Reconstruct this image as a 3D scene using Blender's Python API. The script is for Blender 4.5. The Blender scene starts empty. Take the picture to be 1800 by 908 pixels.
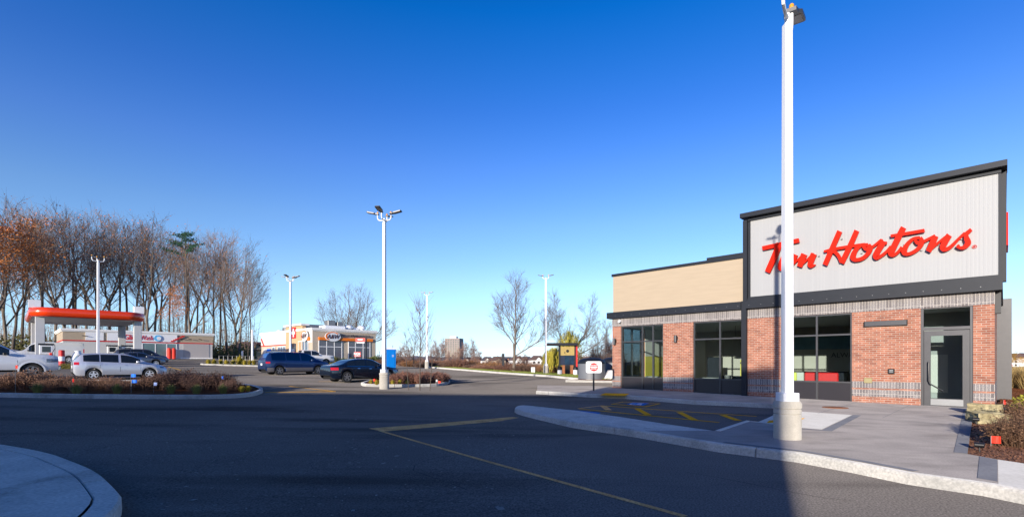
import bpy, bmesh, math, random
from mathutils import Vector, Matrix
S = bpy.context.scene
C = S.collection
R = math.radians
rnd = random.Random(7)

# ------------------------------------------------------------------ camera, sky, sun, exposure
CAMH = 1.6; FPX = 870.0; HX = 900.0; HY = 637.0
cam = bpy.data.objects.new('camera', bpy.data.cameras.new('camera')); C.objects.link(cam)
cam.location = (0, 0, CAMH); cam.rotation_euler = (R(90), 0, 0)
cam.data.sensor_width = 36; cam.data.lens = 36 * FPX / 1800.0
cam.data.shift_x = 0; cam.data.shift_y = (HY - 454) / 1800.0
cam.data.clip_end = 9000; cam.data.clip_start = 0.05
S.camera = cam
S.view_settings.view_transform = 'Standard'; S.view_settings.look = 'None'
S.view_settings.gamma = 1; S.view_settings.use_curve_mapping = False
S.view_settings.exposure = 0.32
SUN_EL = 9.6
TOSUN = Vector((-.458, -.889, 0)).normalized()
w = bpy.data.worlds.new('World'); S.world = w; w.use_nodes = True
nt = w.node_tree; nt.nodes.clear()
sky = nt.nodes.new('ShaderNodeTexSky'); sky.sky_type = 'NISHITA'; sky.sun_disc = False
sky.sun_elevation = R(SUN_EL)
sky.sun_rotation = math.atan2(TOSUN.x, TOSUN.y)
sky.air_density = 1.0; sky.dust_density = 0.25; sky.ozone_density = 3.0; sky.altitude = 200
hs = nt.nodes.new('ShaderNodeHueSaturation'); hs.inputs['Saturation'].default_value = 1.25
bg = nt.nodes.new('ShaderNodeBackground'); bg.inputs['Strength'].default_value = 0.13
ow = nt.nodes.new('ShaderNodeOutputWorld')
# deeper blue overhead and a clean pale blue horizon, by elevation
tcw = nt.nodes.new('ShaderNodeTexCoord'); sxw = nt.nodes.new('ShaderNodeSeparateXYZ'); crw = nt.nodes.new('ShaderNodeValToRGB')
vm = nt.nodes.new('ShaderNodeVectorMath'); vm.operation = 'MULTIPLY'; vm2 = nt.nodes.new('ShaderNodeVectorMath'); vm2.operation = 'SCALE'; vm2.inputs['Scale'].default_value = 4.2
el = crw.color_ramp.elements
stops = [(0, (1.5,1.9,4.2)), (.03, (1.3,1.55,2.8)), (.065, (1.5,1.54,2.1)), (.155, (2.3,1.58,1.62)), (.263, (2.5,1.48,1.6)), (.361, (2.1,1.28,1.72)), (.449, (1.3,1.09,1.68)), (.578, (.12,.98,1.6)), (.72, (.05,.55,1.1)), (1, (.05,.42,.95))]
el[0].position = 0; el[1].position = 1
while len(el) < len(stops): el.new(.5)
for e_, (p_, c_) in zip(el, stops): e_.position = p_; e_.color = (*[k / 4.2 for k in c_], 1)
nt.links.new(tcw.outputs['Generated'], sxw.inputs[0]); nt.links.new(sxw.outputs[2], crw.inputs[0])
nt.links.new(sky.outputs[0], hs.inputs['Color']); nt.links.new(hs.outputs[0], vm.inputs[0]); nt.links.new(crw.outputs[0], vm.inputs[1])
nt.links.new(vm.outputs[0], vm2.inputs[0]); nt.links.new(vm2.outputs[0], bg.inputs[0]); nt.links.new(bg.outputs[0], ow.inputs[0])
sl = bpy.data.lights.new('sun', 'SUN'); sl.energy = 5.0; sl.angle = R(0.53); sl.color = (1.0, 0.91, 0.79)
so = bpy.data.objects.new('sun', sl); C.objects.link(so)
dirv = Vector((TOSUN.x * math.cos(R(SUN_EL)), TOSUN.y * math.cos(R(SUN_EL)), math.sin(R(SUN_EL))))
so.rotation_euler = dirv.to_track_quat('Z', 'Y').to_euler(); so.location = (0, 0, 50)

# ------------------------------------------------------------------ terrain height and picking of ground points
def sstep(t): t = max(0., min(1., t)); return t * t * (3 - 2 * t)
def sp(t): return 0.5 * (t + math.sqrt(t * t + 9)) - 1.5 * math.exp(-abs(t) / 6) if t > -20 else 0.0
def ramp(t): return 0. if t < -3 else ((t + 3) ** 2 / 12. if t < 3 else t)
def G(x, y):
    a = .019 * ramp(min(y, 95) - 16) + .016 * ramp(min(-x, 80) - 1)
    d = (x - 2.8) * .866 + (y - 40) * .5
    a *= 1 - sstep((d - 6) / 45.)
    return a - 2.3 * sstep((x - 25) / 100.)
def gp(px, py, off=0.):                       # ground point seen at a place of the photo
    Y = 20.
    for _ in range(60):
        z = G((px - HX) / FPX * Y, Y) + off
        Y = .6 * Y + .4 * (CAMH - z) * FPX / (py - HY)
        Y = max(1, min(Y, 300))
    return ((px - HX) / FPX * Y, Y)
def ap(px, Y): return ((px - HX) / FPX * Y, Y)
def zz(py, Y): return CAMH - (py - HY) / FPX * Y

# ------------------------------------------------------------------ mesh helpers
def tag(o, label=None, cat=None, group=None, kind=None):
    if label: o['label'] = label
    if cat: o['category'] = cat
    if group: o['group'] = group
    if kind: o['kind'] = kind
    return o
def empty(name, loc, rz=0, label=None, cat=None, group=None):
    o = bpy.data.objects.new(name, None); C.objects.link(o); o.empty_display_size = .3
    o.location = loc; o.rotation_euler = (0, 0, rz)
    return tag(o, label, cat, group)
class MB:
    def __init__(s): s.v = []; s.f = []
    def add(s, vs, fs):
        n = len(s.v); s.v += [tuple(p) for p in vs]; s.f += [tuple(i + n for i in f) for f in fs]; return s
    def box(s, x0, x1, y0, y1, z0, z1):
        return s.add([(x0,y0,z0),(x1,y0,z0),(x1,y1,z0),(x0,y1,z0),(x0,y0,z1),(x1,y0,z1),(x1,y1,z1),(x0,y1,z1)],
                     [(0,3,2,1),(4,5,6,7),(0,1,5,4),(1,2,6,5),(2,3,7,6),(3,0,4,7)])
    def bbox(s, x0, x1, y0, y1, z0, z1, b=.02):   # box with chamfered edges
        vs = []; 
        for sx, X in ((1, x0), (-1, x1)):
            for sy, Y in ((1, y0), (-1, y1)):
                for sz, Z in ((1, z0), (-1, z1)):
                    vs += [(X, Y + sy*b, Z + sz*b), (X + sx*b, Y, Z + sz*b), (X + sx*b, Y + sy*b, Z)]
        bm = bmesh.new()
        for p in vs: bm.verts.new(p)
        bmesh.ops.convex_hull(bm, input=bm.verts[:])
        bm.verts.index_update()
        s.add([v.co[:] for v in bm.verts], [[v.index for v in f.verts] for f in bm.faces]); bm.free(); return s
    def prism(s, poly, z0, z1, axis='z'):
        n = len(poly)
        def P(a, b, c): return (a, b, c) if axis == 'z' else ((a, c, b) if axis == 'y' else (c, a, b))
        vs = [P(a, b, z0) for a, b in poly] + [P(a, b, z1) for a, b in poly]
        fs = [tuple(range(n))[::-1], tuple(range(n, 2*n))] + [(i, (i+1) % n, (i+1) % n + n, i + n) for i in range(n)]
        return s.add(vs, fs)
    def tube(s, pts, rad, n=6, cap=True):
        pts = [Vector(p) for p in pts]
        if not hasattr(rad, '__len__'): rad = [rad] * len(pts)
        vs = []; up = None
        for i, p in enumerate(pts):
            d = (pts[min(i+1, len(pts)-1)] - pts[max(i-1, 0)])
            if d.length < 1e-9: d = Vector((0,0,1))
            d.normalize()
            if up is None: up = Vector((1,0,0)) if abs(d.x) < .9 else Vector((0,1,0))
            a = (up - d * up.dot(d)).normalized(); b = d.cross(a); up = a
            for k in range(n):
                t = 2 * math.pi * k / n
                vs.append(p + (a * math.cos(t) + b * math.sin(t)) * rad[i])
        fs = [(i*n + k, i*n + (k+1) % n, (i+1)*n + (k+1) % n, (i+1)*n + k) for i in range(len(pts)-1) for k in range(n)]
        if cap: fs += [tuple(range(n))[::-1], tuple(range((len(pts)-1)*n, len(pts)*n))]
        return s.add(vs, fs)
    def lathe(s, prof, n=24, c=(0,0,0), axis='z', cap=True):
        vs = []
        for r, h in prof:
            for k in range(n):
                t = 2 * math.pi * k / n; a, b = r * math.cos(t), r * math.sin(t)
                vs.append((c[0]+a, c[1]+b, c[2]+h) if axis == 'z' else ((c[0]+a, c[1]+h, c[2]+b) if axis == 'y' else (c[0]+h, c[1]+a, c[2]+b)))
        m = len(prof)
        fs = [(i*n + k, i*n + (k+1) % n, (i+1)*n + (k+1) % n, (i+1)*n + k) for i in range(m-1) for k in range(n)]
        if cap: fs += [tuple(range(n))[::-1], tuple(range((m-1)*n, m*n))]
        return s.add(vs, fs)
    def quad(s, a, b, c, d): return s.add([a, b, c, d], [(0,1,2,3)])
    def mesh(s, name, m, smooth=None):
        me = bpy.data.meshes.new(name); me.from_pydata(s.v, [], s.f)
        bm = bmesh.new(); bm.from_mesh(me)
        if smooth != 'open': bmesh.ops.recalc_face_normals(bm, faces=bm.faces[:])
        if smooth is not None:
            th = R(40 if smooth in (True, 'open') else smooth)
            for f in bm.faces: f.smooth = True
            for e in bm.edges:
                e.smooth = len(e.link_faces) == 2 and e.calc_face_angle(0) < th
        bm.to_mesh(me); bm.free()
        if m: me.materials.append(m)
        return me
    def build(s, name, m, parent=None, smooth=None):
        o = bpy.data.objects.new(name, s.mesh(name, m, smooth)); C.objects.link(o)
        if parent: o.parent = parent
        return o
def copy_tree(o, parent=None, label=None, loc=None, rz=None, scale=None):
    c = o.copy(); C.objects.link(c)
    if parent: c.parent = parent
    if label: c['label'] = label
    if loc is not None: c.location = loc
    if rz is not None: c.rotation_euler = (0, 0, rz)
    if scale is not None: c.scale = (scale,)*3 if not hasattr(scale, '__len__') else scale
    for ch in list(o.children): copy_tree(ch, c)
    return c
def structure(o): o['kind'] = 'structure'; return o

def sheet(name, poly, off, m, step=3.0, parent=None, fn=None):
    bm = bmesh.new()
    vs = [bm.verts.new((x, y, 0)) for x, y in poly]; bm.faces.new(vs)
    bmesh.ops.triangulate(bm, faces=bm.faces[:])
    xs = [p[0] for p in poly]; ys = [p[1] for p in poly]
    for ax, lo, hi in ((0, min(xs), max(xs)), (1, min(ys), max(ys))):
        t = lo + step
        while t < hi:
            co = Vector((t, 0, 0)) if ax == 0 else Vector((0, t, 0)); no = Vector((1,0,0)) if ax == 0 else Vector((0,1,0))
            bmesh.ops.bisect_plane(bm, geom=bm.verts[:] + bm.edges[:] + bm.faces[:], plane_co=co, plane_no=no, dist=1e-4)
            t += step
    for v in bm.verts: v.co.z = (fn(v.co.x, v.co.y) if fn else G(v.co.x, v.co.y) + off)
    bmesh.ops.recalc_face_normals(bm, faces=bm.faces[:])
    if sum(f.normal.z for f in bm.faces) < 0: bmesh.ops.reverse_faces(bm, faces=bm.faces[:])
    me = bpy.data.meshes.new(name); bm.to_mesh(me); bm.free(); me.materials.append(m)
    o = bpy.data.objects.new(name, me); C.objects.link(o)
    if parent: o.parent = parent
    return o
def resample(pts, step):
    out = [Vector(pts[0])]
    for a, b in zip(pts[:-1], pts[1:]):
        a = Vector(a); b = Vector(b); n = max(1, int((b-a).length / step))
        out += [a + (b-a) * (k+1) / n for k in range(n)]
    return out
def smooth_line(pts, it=2, closed=False):
    for _ in range(it):
        q = []
        n = len(pts)
        rng = range(n) if closed else range(n-1)
        if not closed: q.append(pts[0])
        for i in rng:
            a, b = pts[i], pts[(i+1) % n]
            q += [(a[0]*.75+b[0]*.25, a[1]*.75+b[1]*.25), (a[0]*.25+b[0]*.75, a[1]*.25+b[1]*.75)]
        if not closed: q.append(pts[-1])
        pts = q
    return pts
def kerb(name, pts, width, h, m, z0=-.1, joint=3.0):
    """kerb of cast lengths along pts, on the left hand side of the line's direction when width > 0"""
    P = resample([Vector((p[0], p[1])) for p in pts], .6)
    mb = MB(); run = 0; seg = []
    def flush(seg):
        if len(seg) < 2: return
        vs = []; sgn = 1 if width > 0 else -1; W = abs(width)
        prof = [(0, z0), (.012, h - .03), (.035, h), (W - .015, h), (W, h - .015), (W, z0)]
        for p, nrm in seg:
            for (a, z) in prof:
                q = p + nrm * sgn * a; vs.append((q.x, q.y, G(p.x, p.y) + z))
        k = len(prof)
        fs = [(i*k+j, i*k+(j+1) % k, (i+1)*k+(j+1) % k, (i+1)*k+j) for i in range(len(seg)-1) for j in range(k)]
        fs += [tuple(range(k)), tuple(range((len(seg)-1)*k, len(seg)*k))[::-1]]
        mb.add(vs, fs)
    for i, p in enumerate(P):
        d = (P[min(i+1, len(P)-1)] - P[max(i-1, 0)]).normalized(); nrm = Vector((-d.y, d.x))
        seg.append((p, nrm))
        if i: run += (P[i] - P[i-1]).length
        if run > joint and i < len(P)-1:
            flush(seg); seg = [(p + d * .022, nrm)]; run = 0
    flush(seg)
    return mb.build(name, m)
def line_poly(p, q, w):
    p = Vector(p); q = Vector(q); d = (q-p).normalized(); n = Vector((-d.y, d.x)) * w / 2
    return [tuple(p+n), tuple(p-n), tuple(q-n), tuple(q+n)]
def text(name, body, size, m, parent, loc, rot, depth=.01, align='CENTER', xs=1.0, shear=0.0, bold=0.0):
    cu = bpy.data.curves.new(name, 'FONT'); cu.body = body; cu.size = size; cu.extrude = depth / 2
    cu.align_x = align; cu.align_y = 'CENTER'; cu.shear = shear; cu.offset = bold; cu.resolution_u = 3
    t = bpy.data.objects.new(name, cu); C.objects.link(t)
    dg = bpy.context.evaluated_depsgraph_get(); dg.update()
    me = bpy.data.meshes.new_from_object(t.evaluated_get(dg)); bpy.data.objects.remove(t)
    me.materials.clear(); me.materials.append(m)
    o = bpy.data.objects.new(name, me); C.objects.link(o)
    o.parent = parent; o.location = loc; o.rotation_euler = rot; o.scale = (xs, 1, 1)
    return o

# ------------------------------------------------------------------ materials
def newmat(name):
    m = bpy.data.materials.new(name); m.use_nodes = True; return m, m.node_tree, m.node_tree.nodes['Principled BSDF']
def mat(name, col, rough=.6, metal=0., var=.12, scale=6., bump=0., bscale=40., coat=0., spec=.5, emit=None, stretch=None):
    m, nt, b = newmat(name)
    L = nt.links
    b.inputs['Roughness'].default_value = rough; b.inputs['Metallic'].default_value = metal
    b.inputs['Coat Weight'].default_value = coat; b.inputs['Specular IOR Level'].default_value = spec
    b.inputs['Coat Roughness'].default_value = .06
    tc = nt.nodes.new('ShaderNodeTexCoord')
    src = tc.outputs['Object']
    if stretch:
        mp = nt.nodes.new('ShaderNodeMapping'); mp.inputs['Scale'].default_value = stretch
        L.new(src, mp.inputs[0]); src = mp.outputs[0]
    n = nt.nodes.new('ShaderNodeTexNoise'); n.inputs['Scale'].default_value = scale; n.inputs['Detail'].default_value = 5
    L.new(src, n.inputs['Vector'])
    mx = nt.nodes.new('ShaderNodeMix'); mx.data_type = 'RGBA'
    c = Vector(col[:3])
    mx.inputs[6].default_value = (*(c * (1 - var)), 1); mx.inputs[7].default_value = (*[min(1, k * (1 + var)) for k in c], 1)
    L.new(n.outputs[0], mx.inputs[0]); L.new(mx.outputs[2], b.inputs['Base Color'])
    if bump:
        n2 = nt.nodes.new('ShaderNodeTexNoise'); n2.inputs['Scale'].default_value = bscale; n2.inputs['Detail'].default_value = 4
        L.new(tc.outputs['Object'], n2.inputs['Vector'])
        bp = nt.nodes.new('ShaderNodeBump'); bp.inputs['Strength'].default_value = bump; bp.inputs['Distance'].default_value = .02
        L.new(n2.outputs[0], bp.inputs['Height']); L.new(bp.outputs[0], b.inputs['Normal'])
    if emit:
        b.inputs['Emission Color'].default_value = (*emit[:3], 1); b.inputs['Emission Strength'].default_value = emit[3]
    return m
def ground_mat(name, c1, c2, big=.15, fine=30., speck=.35, rough=1.0, bump=.5, gloss=.0, stain=None, bumpd=.01):
    """rough mineral surface: Oren-Nayar diffuse, large stains, fine grain"""
    m, nt, b = newmat(name); L = nt.links; nt.nodes.remove(b)
    out = nt.nodes['Material Output']
    d = nt.nodes.new('ShaderNodeBsdfDiffuse'); d.inputs['Roughness'].default_value = rough
    tc = nt.nodes.new('ShaderNodeTexCoord')
    n1 = nt.nodes.new('ShaderNodeTexNoise'); n1.inputs['Scale'].default_value = big; n1.inputs['Detail'].default_value = 7; n1.inputs['Roughness'].default_value = .62
    L.new(tc.outputs['Object'], n1.inputs['Vector'])
    cr = nt.nodes.new('ShaderNodeMapRange'); cr.inputs[1].default_value = .35; cr.inputs[2].default_value = .65
    L.new(n1.outputs[0], cr.inputs[0])
    mx = nt.nodes.new('ShaderNodeMix'); mx.data_type = 'RGBA'; mx.inputs[6].default_value = (*c1, 1); mx.inputs[7].default_value = (*c2, 1)
    L.new(cr.outputs[0], mx.inputs[0])
    n2 = nt.nodes.new('ShaderNodeTexNoise'); n2.inputs['Scale'].default_value = fine; n2.inputs['Detail'].default_value = 3
    L.new(tc.outputs['Object'], n2.inputs['Vector'])
    mr = nt.nodes.new('ShaderNodeMapRange'); mr.inputs[1].default_value = .3; mr.inputs[2].default_value = .7; mr.inputs[3].default_value = 1 - speck; mr.inputs[4].default_value = 1 + speck
    L.new(n2.outputs[0], mr.inputs[0])
    mul = nt.nodes.new('ShaderNodeVectorMath'); mul.operation = 'SCALE'
    L.new(mx.outputs[2], mul.inputs[0]); L.new(mr.outputs[0], mul.inputs['Scale'])
    last = mul.outputs[0]
    if stain:
        mp = nt.nodes.new('ShaderNodeMapping'); mp.inputs['Scale'].default_value = stain[0]; mp.inputs['Rotation'].default_value = (0, 0, stain[2])
        n3 = nt.nodes.new('ShaderNodeTexNoise'); n3.inputs['Scale'].default_value = 1; n3.inputs['Detail'].default_value = 6
        L.new(tc.outputs['Object'], mp.inputs[0]); L.new(mp.outputs[0], n3.inputs['Vector'])
        r3 = nt.nodes.new('ShaderNodeMapRange'); r3.inputs[1].default_value = .52; r3.inputs[2].default_value = .68; r3.inputs[3].default_value = 1; r3.inputs[4].default_value = stain[1]
        L.new(n3.outputs[0], r3.inputs[0])
        m3 = nt.nodes.new('ShaderNodeVectorMath'); m3.operation = 'SCALE'; L.new(last, m3.inputs[0]); L.new(r3.outputs[0], m3.inputs['Scale']); last = m3.outputs[0]
    L.new(last, d.inputs['Color'])
    bp = nt.nodes.new('ShaderNodeBump'); bp.inputs['Strength'].default_value = bump; bp.inputs['Distance'].default_value = bumpd
    L.new(n2.outputs[0], bp.inputs['Height']); L.new(bp.outputs[0], d.inputs['Normal'])
    if gloss:
        g = nt.nodes.new('ShaderNodeBsdfGlossy'); g.inputs['Roughness'].default_value = .5
        ms = nt.nodes.new('ShaderNodeMixShader'); ms.inputs[0].default_value = gloss
        L.new(d.outputs[0], ms.inputs[1]); L.new(g.outputs[0], ms.inputs[2]); L.new(ms.outputs[0], out.inputs[0])
    else: L.new(d.outputs[0], out.inputs[0])
    return m
def brick_mat(name, c1, c2, mortar, bw, bh, soldier=False, speck=0.):
    m, nt, b = newmat(name); L = nt.links
    tc = nt.nodes.new('ShaderNodeTexCoord'); sx = nt.nodes.new('ShaderNodeSeparateXYZ'); L.new(tc.outputs['Object'], sx.inputs[0])
    ad = nt.nodes.new('ShaderNodeMath'); ad.operation = 'ADD'; L.new(sx.outputs[0], ad.inputs[0]); L.new(sx.outputs[1], ad.inputs[1])
    cb = nt.nodes.new('ShaderNodeCombineXYZ'); L.new(ad.outputs[0], cb.inputs[0]); L.new(sx.outputs[2], cb.inputs[1])
    br = nt.nodes.new('ShaderNodeTexBrick'); L.new(cb.outputs[0], br.inputs[0])
    br.inputs['Scale'].default_value = 1; br.inputs['Brick Width'].default_value = bw; br.inputs['Row Height'].default_value = bh
    br.inputs['Mortar Size'].default_value = .006; br.inputs['Mortar Smooth'].default_value = .1; br.inputs['Bias'].default_value = 0
    if soldier: br.offset = 0
    br.inputs['Color1'].default_value = (*c1, 1); br.inputs['Color2'].default_value = (*c2, 1); br.inputs['Mortar'].default_value = (*mortar, 1)
    n = nt.nodes.new('ShaderNodeTexNoise'); n.inputs['Scale'].default_value = 3 if not speck else 60; n.inputs['Detail'].default_value = 6
    L.new(cb.outputs[0], n.inputs['Vector'])
    mr = nt.nodes.new('ShaderNodeMapRange'); mr.inputs[1].default_value = .3; mr.inputs[2].default_value = .7
    mr.inputs[3].default_value = .8 - speck; mr.inputs[4].default_value = 1.2 + speck
    L.new(n.outputs[0], mr.inputs[0])
    mul = nt.nodes.new('ShaderNodeVectorMath'); mul.operation = 'SCALE'; L.new(br.outputs['Color'], mul.inputs[0]); L.new(mr.outputs[0], mul.inputs['Scale'])
    L.new(mul.outputs[0], b.inputs['Base Color']); b.inputs['Roughness'].default_value = .85
    bp = nt.nodes.new('ShaderNodeBump'); bp.inputs['Strength'].default_value = .6; bp.inputs['Distance'].default_value = .006; bp.invert = True
    L.new(br.outputs['Fac'], bp.inputs['Height']); L.new(bp.outputs[0], b.inputs['Normal'])
    return m
def glass_mat(name, tint, refl=.12, rough=0.0):
    m, nt, b = newmat(name); L = nt.links; nt.nodes.remove(b)
    t = nt.nodes.new('ShaderNodeBsdfTransparent'); t.inputs[0].default_value = (*tint, 1)
    g = nt.nodes.new('ShaderNodeBsdfGlossy'); g.inputs['Roughness'].default_value = rough; g.inputs[0].default_value = (.9, .95, 1, 1)
    fr = nt.nodes.new('ShaderNodeFresnel'); fr.inputs[0].default_value = 1.5
    ad = nt.nodes.new('ShaderNodeMath'); ad.operation = 'ADD'; ad.use_clamp = True; ad.inputs[1].default_value = refl - .04
    L.new(fr.outputs[0], ad.inputs[0])
    mx = nt.nodes.new('ShaderNodeMixShader'); L.new(ad.outputs[0], mx.inputs[0]); L.new(t.outputs[0], mx.inputs[1]); L.new(g.outputs[0], mx.inputs[2])
    L.new(mx.outputs[0], nt.nodes['Material Output'].inputs[0]); return m

A_ = {}
A_['asphalt'] = ground_mat('asphalt', (.122,.110,.100), (.192,.172,.154), .1, 45., .45, 1.0, .35, .0, ((.12,.6,1), .55, R(20)), .004)
A_['concrete'] = ground_mat('concrete', (.44,.43,.40), (.55,.53,.49), 1.4, 30., .18, .9, .3, .0, ((1.6,.7,1), .68, 0))
A_['pad'] = ground_mat('pale_concrete', (.55,.53,.48), (.62,.6,.55), 1.5, 30., .08, .5, .1)
A_['paver'] = ground_mat('walkway_concrete', (.28,.255,.235), (.37,.335,.305), .9, 40., .12, .5, .1, .0, ((.8,2.2,1), .8, R(45)))
A_['paverdark'] = ground_mat('dark_border', (.155,.16,.18), (.2,.205,.22), 1.2, 30., .1, .5, .1)
A_['yellow'] = ground_mat('yellow_paint', (.66,.32,.02), (.80,.41,.04), 1.3, 35., .3, .6, .2)
A_['oldyellow'] = ground_mat('worn_yellow_paint', (.52,.29,.12), (.74,.43,.18), 2.2, 35., .35, .8, .2)
A_['blue'] = ground_mat('blue_paint', (.03,.12,.42), (.05,.18,.5), 2, 30., .25, .6, .2)
A_['whitepaint'] = ground_mat('white_paint', (.6,.6,.6), (.7,.7,.7), 2, 30., .2, .6, .1)
A_['grass'] = ground_mat('grass_ground', (.07,.085,.02), (.13,.12,.035), .5, 14., .4, .8, .8, .0, None, .05)
A_['field'] = ground_mat('dry_field', (.10,.085,.04), (.16,.13,.07), .02, 3., .4, .8, .8, .0, None, .2)
A_['mulch'] = ground_mat('mulch', (.11,.042,.02), (.21,.085,.04), 3., 55., .7, .9, 1.0, .0, None, .03)
A_['rust'] = mat('rusty_cover', (.35,.13,.05), .8, 0, .3, 30)
A_['brick'] = brick_mat('red_brick', (.27,.088,.05), (.40,.158,.092), (.46,.40,.34), .215, .073)
A_['greybrick'] = brick_mat('speckled_grey_brick', (.15,.135,.135), (.26,.24,.235), (.55,.50,.45), .085, .5, True, .55)
A_['cream'] = mat('cream_panel', (.42,.335,.235), .7, 0, .11, 2.2, .1, 30, stretch=(.5, .5, 5))
A_['dark'] = mat('charcoal_metal', (.014,.017,.024), .5, .1, .2, 3, spec=.35)
A_['frame'] = mat('bronze_aluminium', (.075,.075,.08), .4, .5, .1, 5)
A_['spandrel'] = mat('spandrel_panel', (.028,.025,.03), .3, 0, .1, 2)
A_['black'] = mat('black_plastic', (.012,.012,.014), .4)
A_['whitemetal'] = mat('white_metal', (.80,.80,.80), .4, 0, .03, 5)
A_['white'] = mat('white_render', (.82,.80,.76), .7, 0, .05, 2)
A_['offwhite'] = mat('offwhite', (.55,.54,.5), .7, 0, .05, 2)
A_['red'] = mat('sign_red', (.70,.012,.0), .6, 0, .04, 3, spec=.15)
A_['red2'] = mat('deep_red', (.6,.02,.02), .5, 0, .1, 3)
A_['orange'] = mat('orange_band', (.85,.2,.01), .5, 0, .05, 3)
A_['tan'] = mat('tan_stucco', (.50,.42,.32), .85, 0, .07, 2.5, .2, 60)
A_['tanlight'] = mat('light_stucco', (.72,.68,.61), .85, 0, .05, 2.5, .2, 60)
A_['greycolumn'] = mat('canopy_column', (.52,.52,.52), .5, 0, .06, 1.5)
A_['galv'] = mat('galvanised', (.25,.255,.26), .45, .5, .15, 4)
A_['polebase'] = ground_mat('pole_base_concrete', (.45,.42,.36), (.52,.485,.42), 4, 60., .08, .5, .2)
A_['orangeplastic'] = mat('sensor_orange', (.7,.3,.02), .5)
A_['lens'] = mat('lamp_lens', (.35,.3,.25), .3)
A_['glassdark'] = mat('dark_window_glass', (.02,.03,.04), .03, 0, .1, 1, spec=.7)
A_['glassblue'] = mat('sky_window_glass', (.05,.07,.09), .03, 0, .2, .6, spec=1.)
A_['glass'] = glass_mat('shop_glass', (.89,.95,.95), .0)
A_['carglass'] = mat('car_glass', (.012,.016,.018), .02, 0, .1, 1, spec=.8)
A_['carglass2'] = glass_mat('see_through_car_glass', (.45,.55,.5), .16)
A_['tyre'] = mat('tyre_rubber', (.018,.018,.018), .85, 0, .2, 8)
A_['rim'] = mat('alloy_rim', (.72,.73,.75), .35, .3, .05, 8)
A_['rimdark'] = mat('dark_alloy_rim', (.2,.2,.21), .35, .3, .05, 8)
A_['liner'] = mat('underbody', (.008,.008,.009), .9)
A_['tail'] = mat('tail_lens', (.55,.01,.012), .15, 0, .2, 12, coat=.6)
A_['head'] = mat('head_lens', (.16,.18,.22), .08, .2, .6, 14, coat=1)
A_['amber'] = mat('amber_lens', (.8,.3,.03), .2)
A_['chrome'] = mat('chrome_trim', (.7,.7,.72), .12, 1.)
A_['plate'] = mat('plate_white', (.75,.78,.82), .5)
A_['bark'] = mat('grey_bark', (.105,.082,.064), .95, 0, .4, 3, .4, 12, stretch=(1,1,.2))
A_['barkpale'] = mat('pale_bark', (.18,.145,.112), .95, 0, .35, 3, .4, 12, stretch=(1,1,.2))
A_['twig'] = mat('twig_bark', (.20,.155,.13), .95, 0, .3, 2)
A_['twigred'] = mat('reddish_twig', (.24,.165,.14), .95, 0, .35, 2)
A_['shrub'] = mat('dry_shrub_twig', (.22,.12,.075), .95, 0, .5, 5)
A_['shrubdark'] = mat('dark_shrub_twig', (.11,.06,.045), .95, 0, .5, 5)
A_['leaforange'] = mat('orange_leaf', (.55,.19,.045), .8, 0, .5, 1.2)
A_['leafyellow'] = mat('yellow_leaf', (.42,.33,.03), .8, 0, .4, 1.5)
A_['leafgreen'] = mat('green_leaf', (.09,.12,.02), .8, 0, .5, 1.5)
A_['needle'] = mat('pine_needle', (.03,.10,.045), .8, 0, .5, 1)
A_['toilet'] = mat('blue_plastic', (.0,.2,.66), .4, 0, .06, 3)
A_['flagblue'] = mat('flag_blue', (.0,.18,.85), .6); A_['flagred'] = mat('flag_red', (.9,.04,.015), .6)
A_['flagpale'] = mat('flag_pale_blue', (.3,.4,.7), .6)
A_['stone'] = ground_mat('armour_stone', (.27,.23,.13), (.46,.40,.24), 2.5, 12, .35, .7, 1.0, .0, ((1,1,9), .7, 0), .05)
def paint(name, c, metal=.3, rough=.3): return mat(name, c, rough, metal, .03, 1, coat=1.)
# ------------------------------------------------------------------ setting: ground, lot, kerbs, walkways, markings
def axis(lo, flo, fhi, hi, step, coarse):
    t = [lo]
    while t[-1] < flo - 1: t.append(min(flo, t[-1] + max(step, (flo - t[-1]) * .3)))
    while t[-1] < fhi: t.append(t[-1] + step)
    g = step
    while t[-1] < hi: g *= 1.35; t.append(t[-1] + g)
    return t
gx = axis(-5000, -110, 70, 5000, 3, 30); gy = axis(-600, -40, 125, 7000, 3, 30)
tm = MB()
for y in gy:
    for x in gx: tm.v.append((x, y, G(x, y) - .07))
nx = len(gx)
tm.f = [(j*nx+i, j*nx+i+1, (j+1)*nx+i+1, (j+1)*nx+i) for j in range(len(gy)-1) for i in range(nx-1)]
structure(tm.build('ground', A_['field'], None, 'open'))

lot = [(-118, -45), (7.5, -45), (7.5, 3), (25, 3), (40, 30), (22, 50), (5.6, 33.1), (2.8, 40), (-4.2, 51), (-10.3, 60.5), (-20, 75), (-32, 92), (-62, 118), (-118, 90)]
structure(sheet('parking_lot', lot, 0, A_['asphalt'], 3.0))

# far verge with kerb and grass
verge = [(5.2, 33.6), (2.8, 40), (-4.2, 51), (-10.3, 60.5), (-20, 75), (-27, 85)]
kerb('verge_kerb', verge, -.3, .14, A_['concrete']).__setitem__('kind', 'structure')
vp = [(x + .28, y + .1) for x, y in verge] + [(-24, 90), (-14, 84), (-2, 66), (8, 46), (10, 36)]
structure(sheet('grass_verge', vp, .12, A_['grass'], 2.0))
# bin island kerb
bk = [gp(994, 671), gp(1076, 672.5), (9.5, 29.5)]
structure(kerb('bin_island_kerb', bk, .3, .14, A_['concrete']))
structure(sheet('bin_island', [(p[0]+.05, p[1]+.28) for p in bk] + [(14, 36), (6.2, 36)], .12, A_['mulch'], 1.5))

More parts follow.
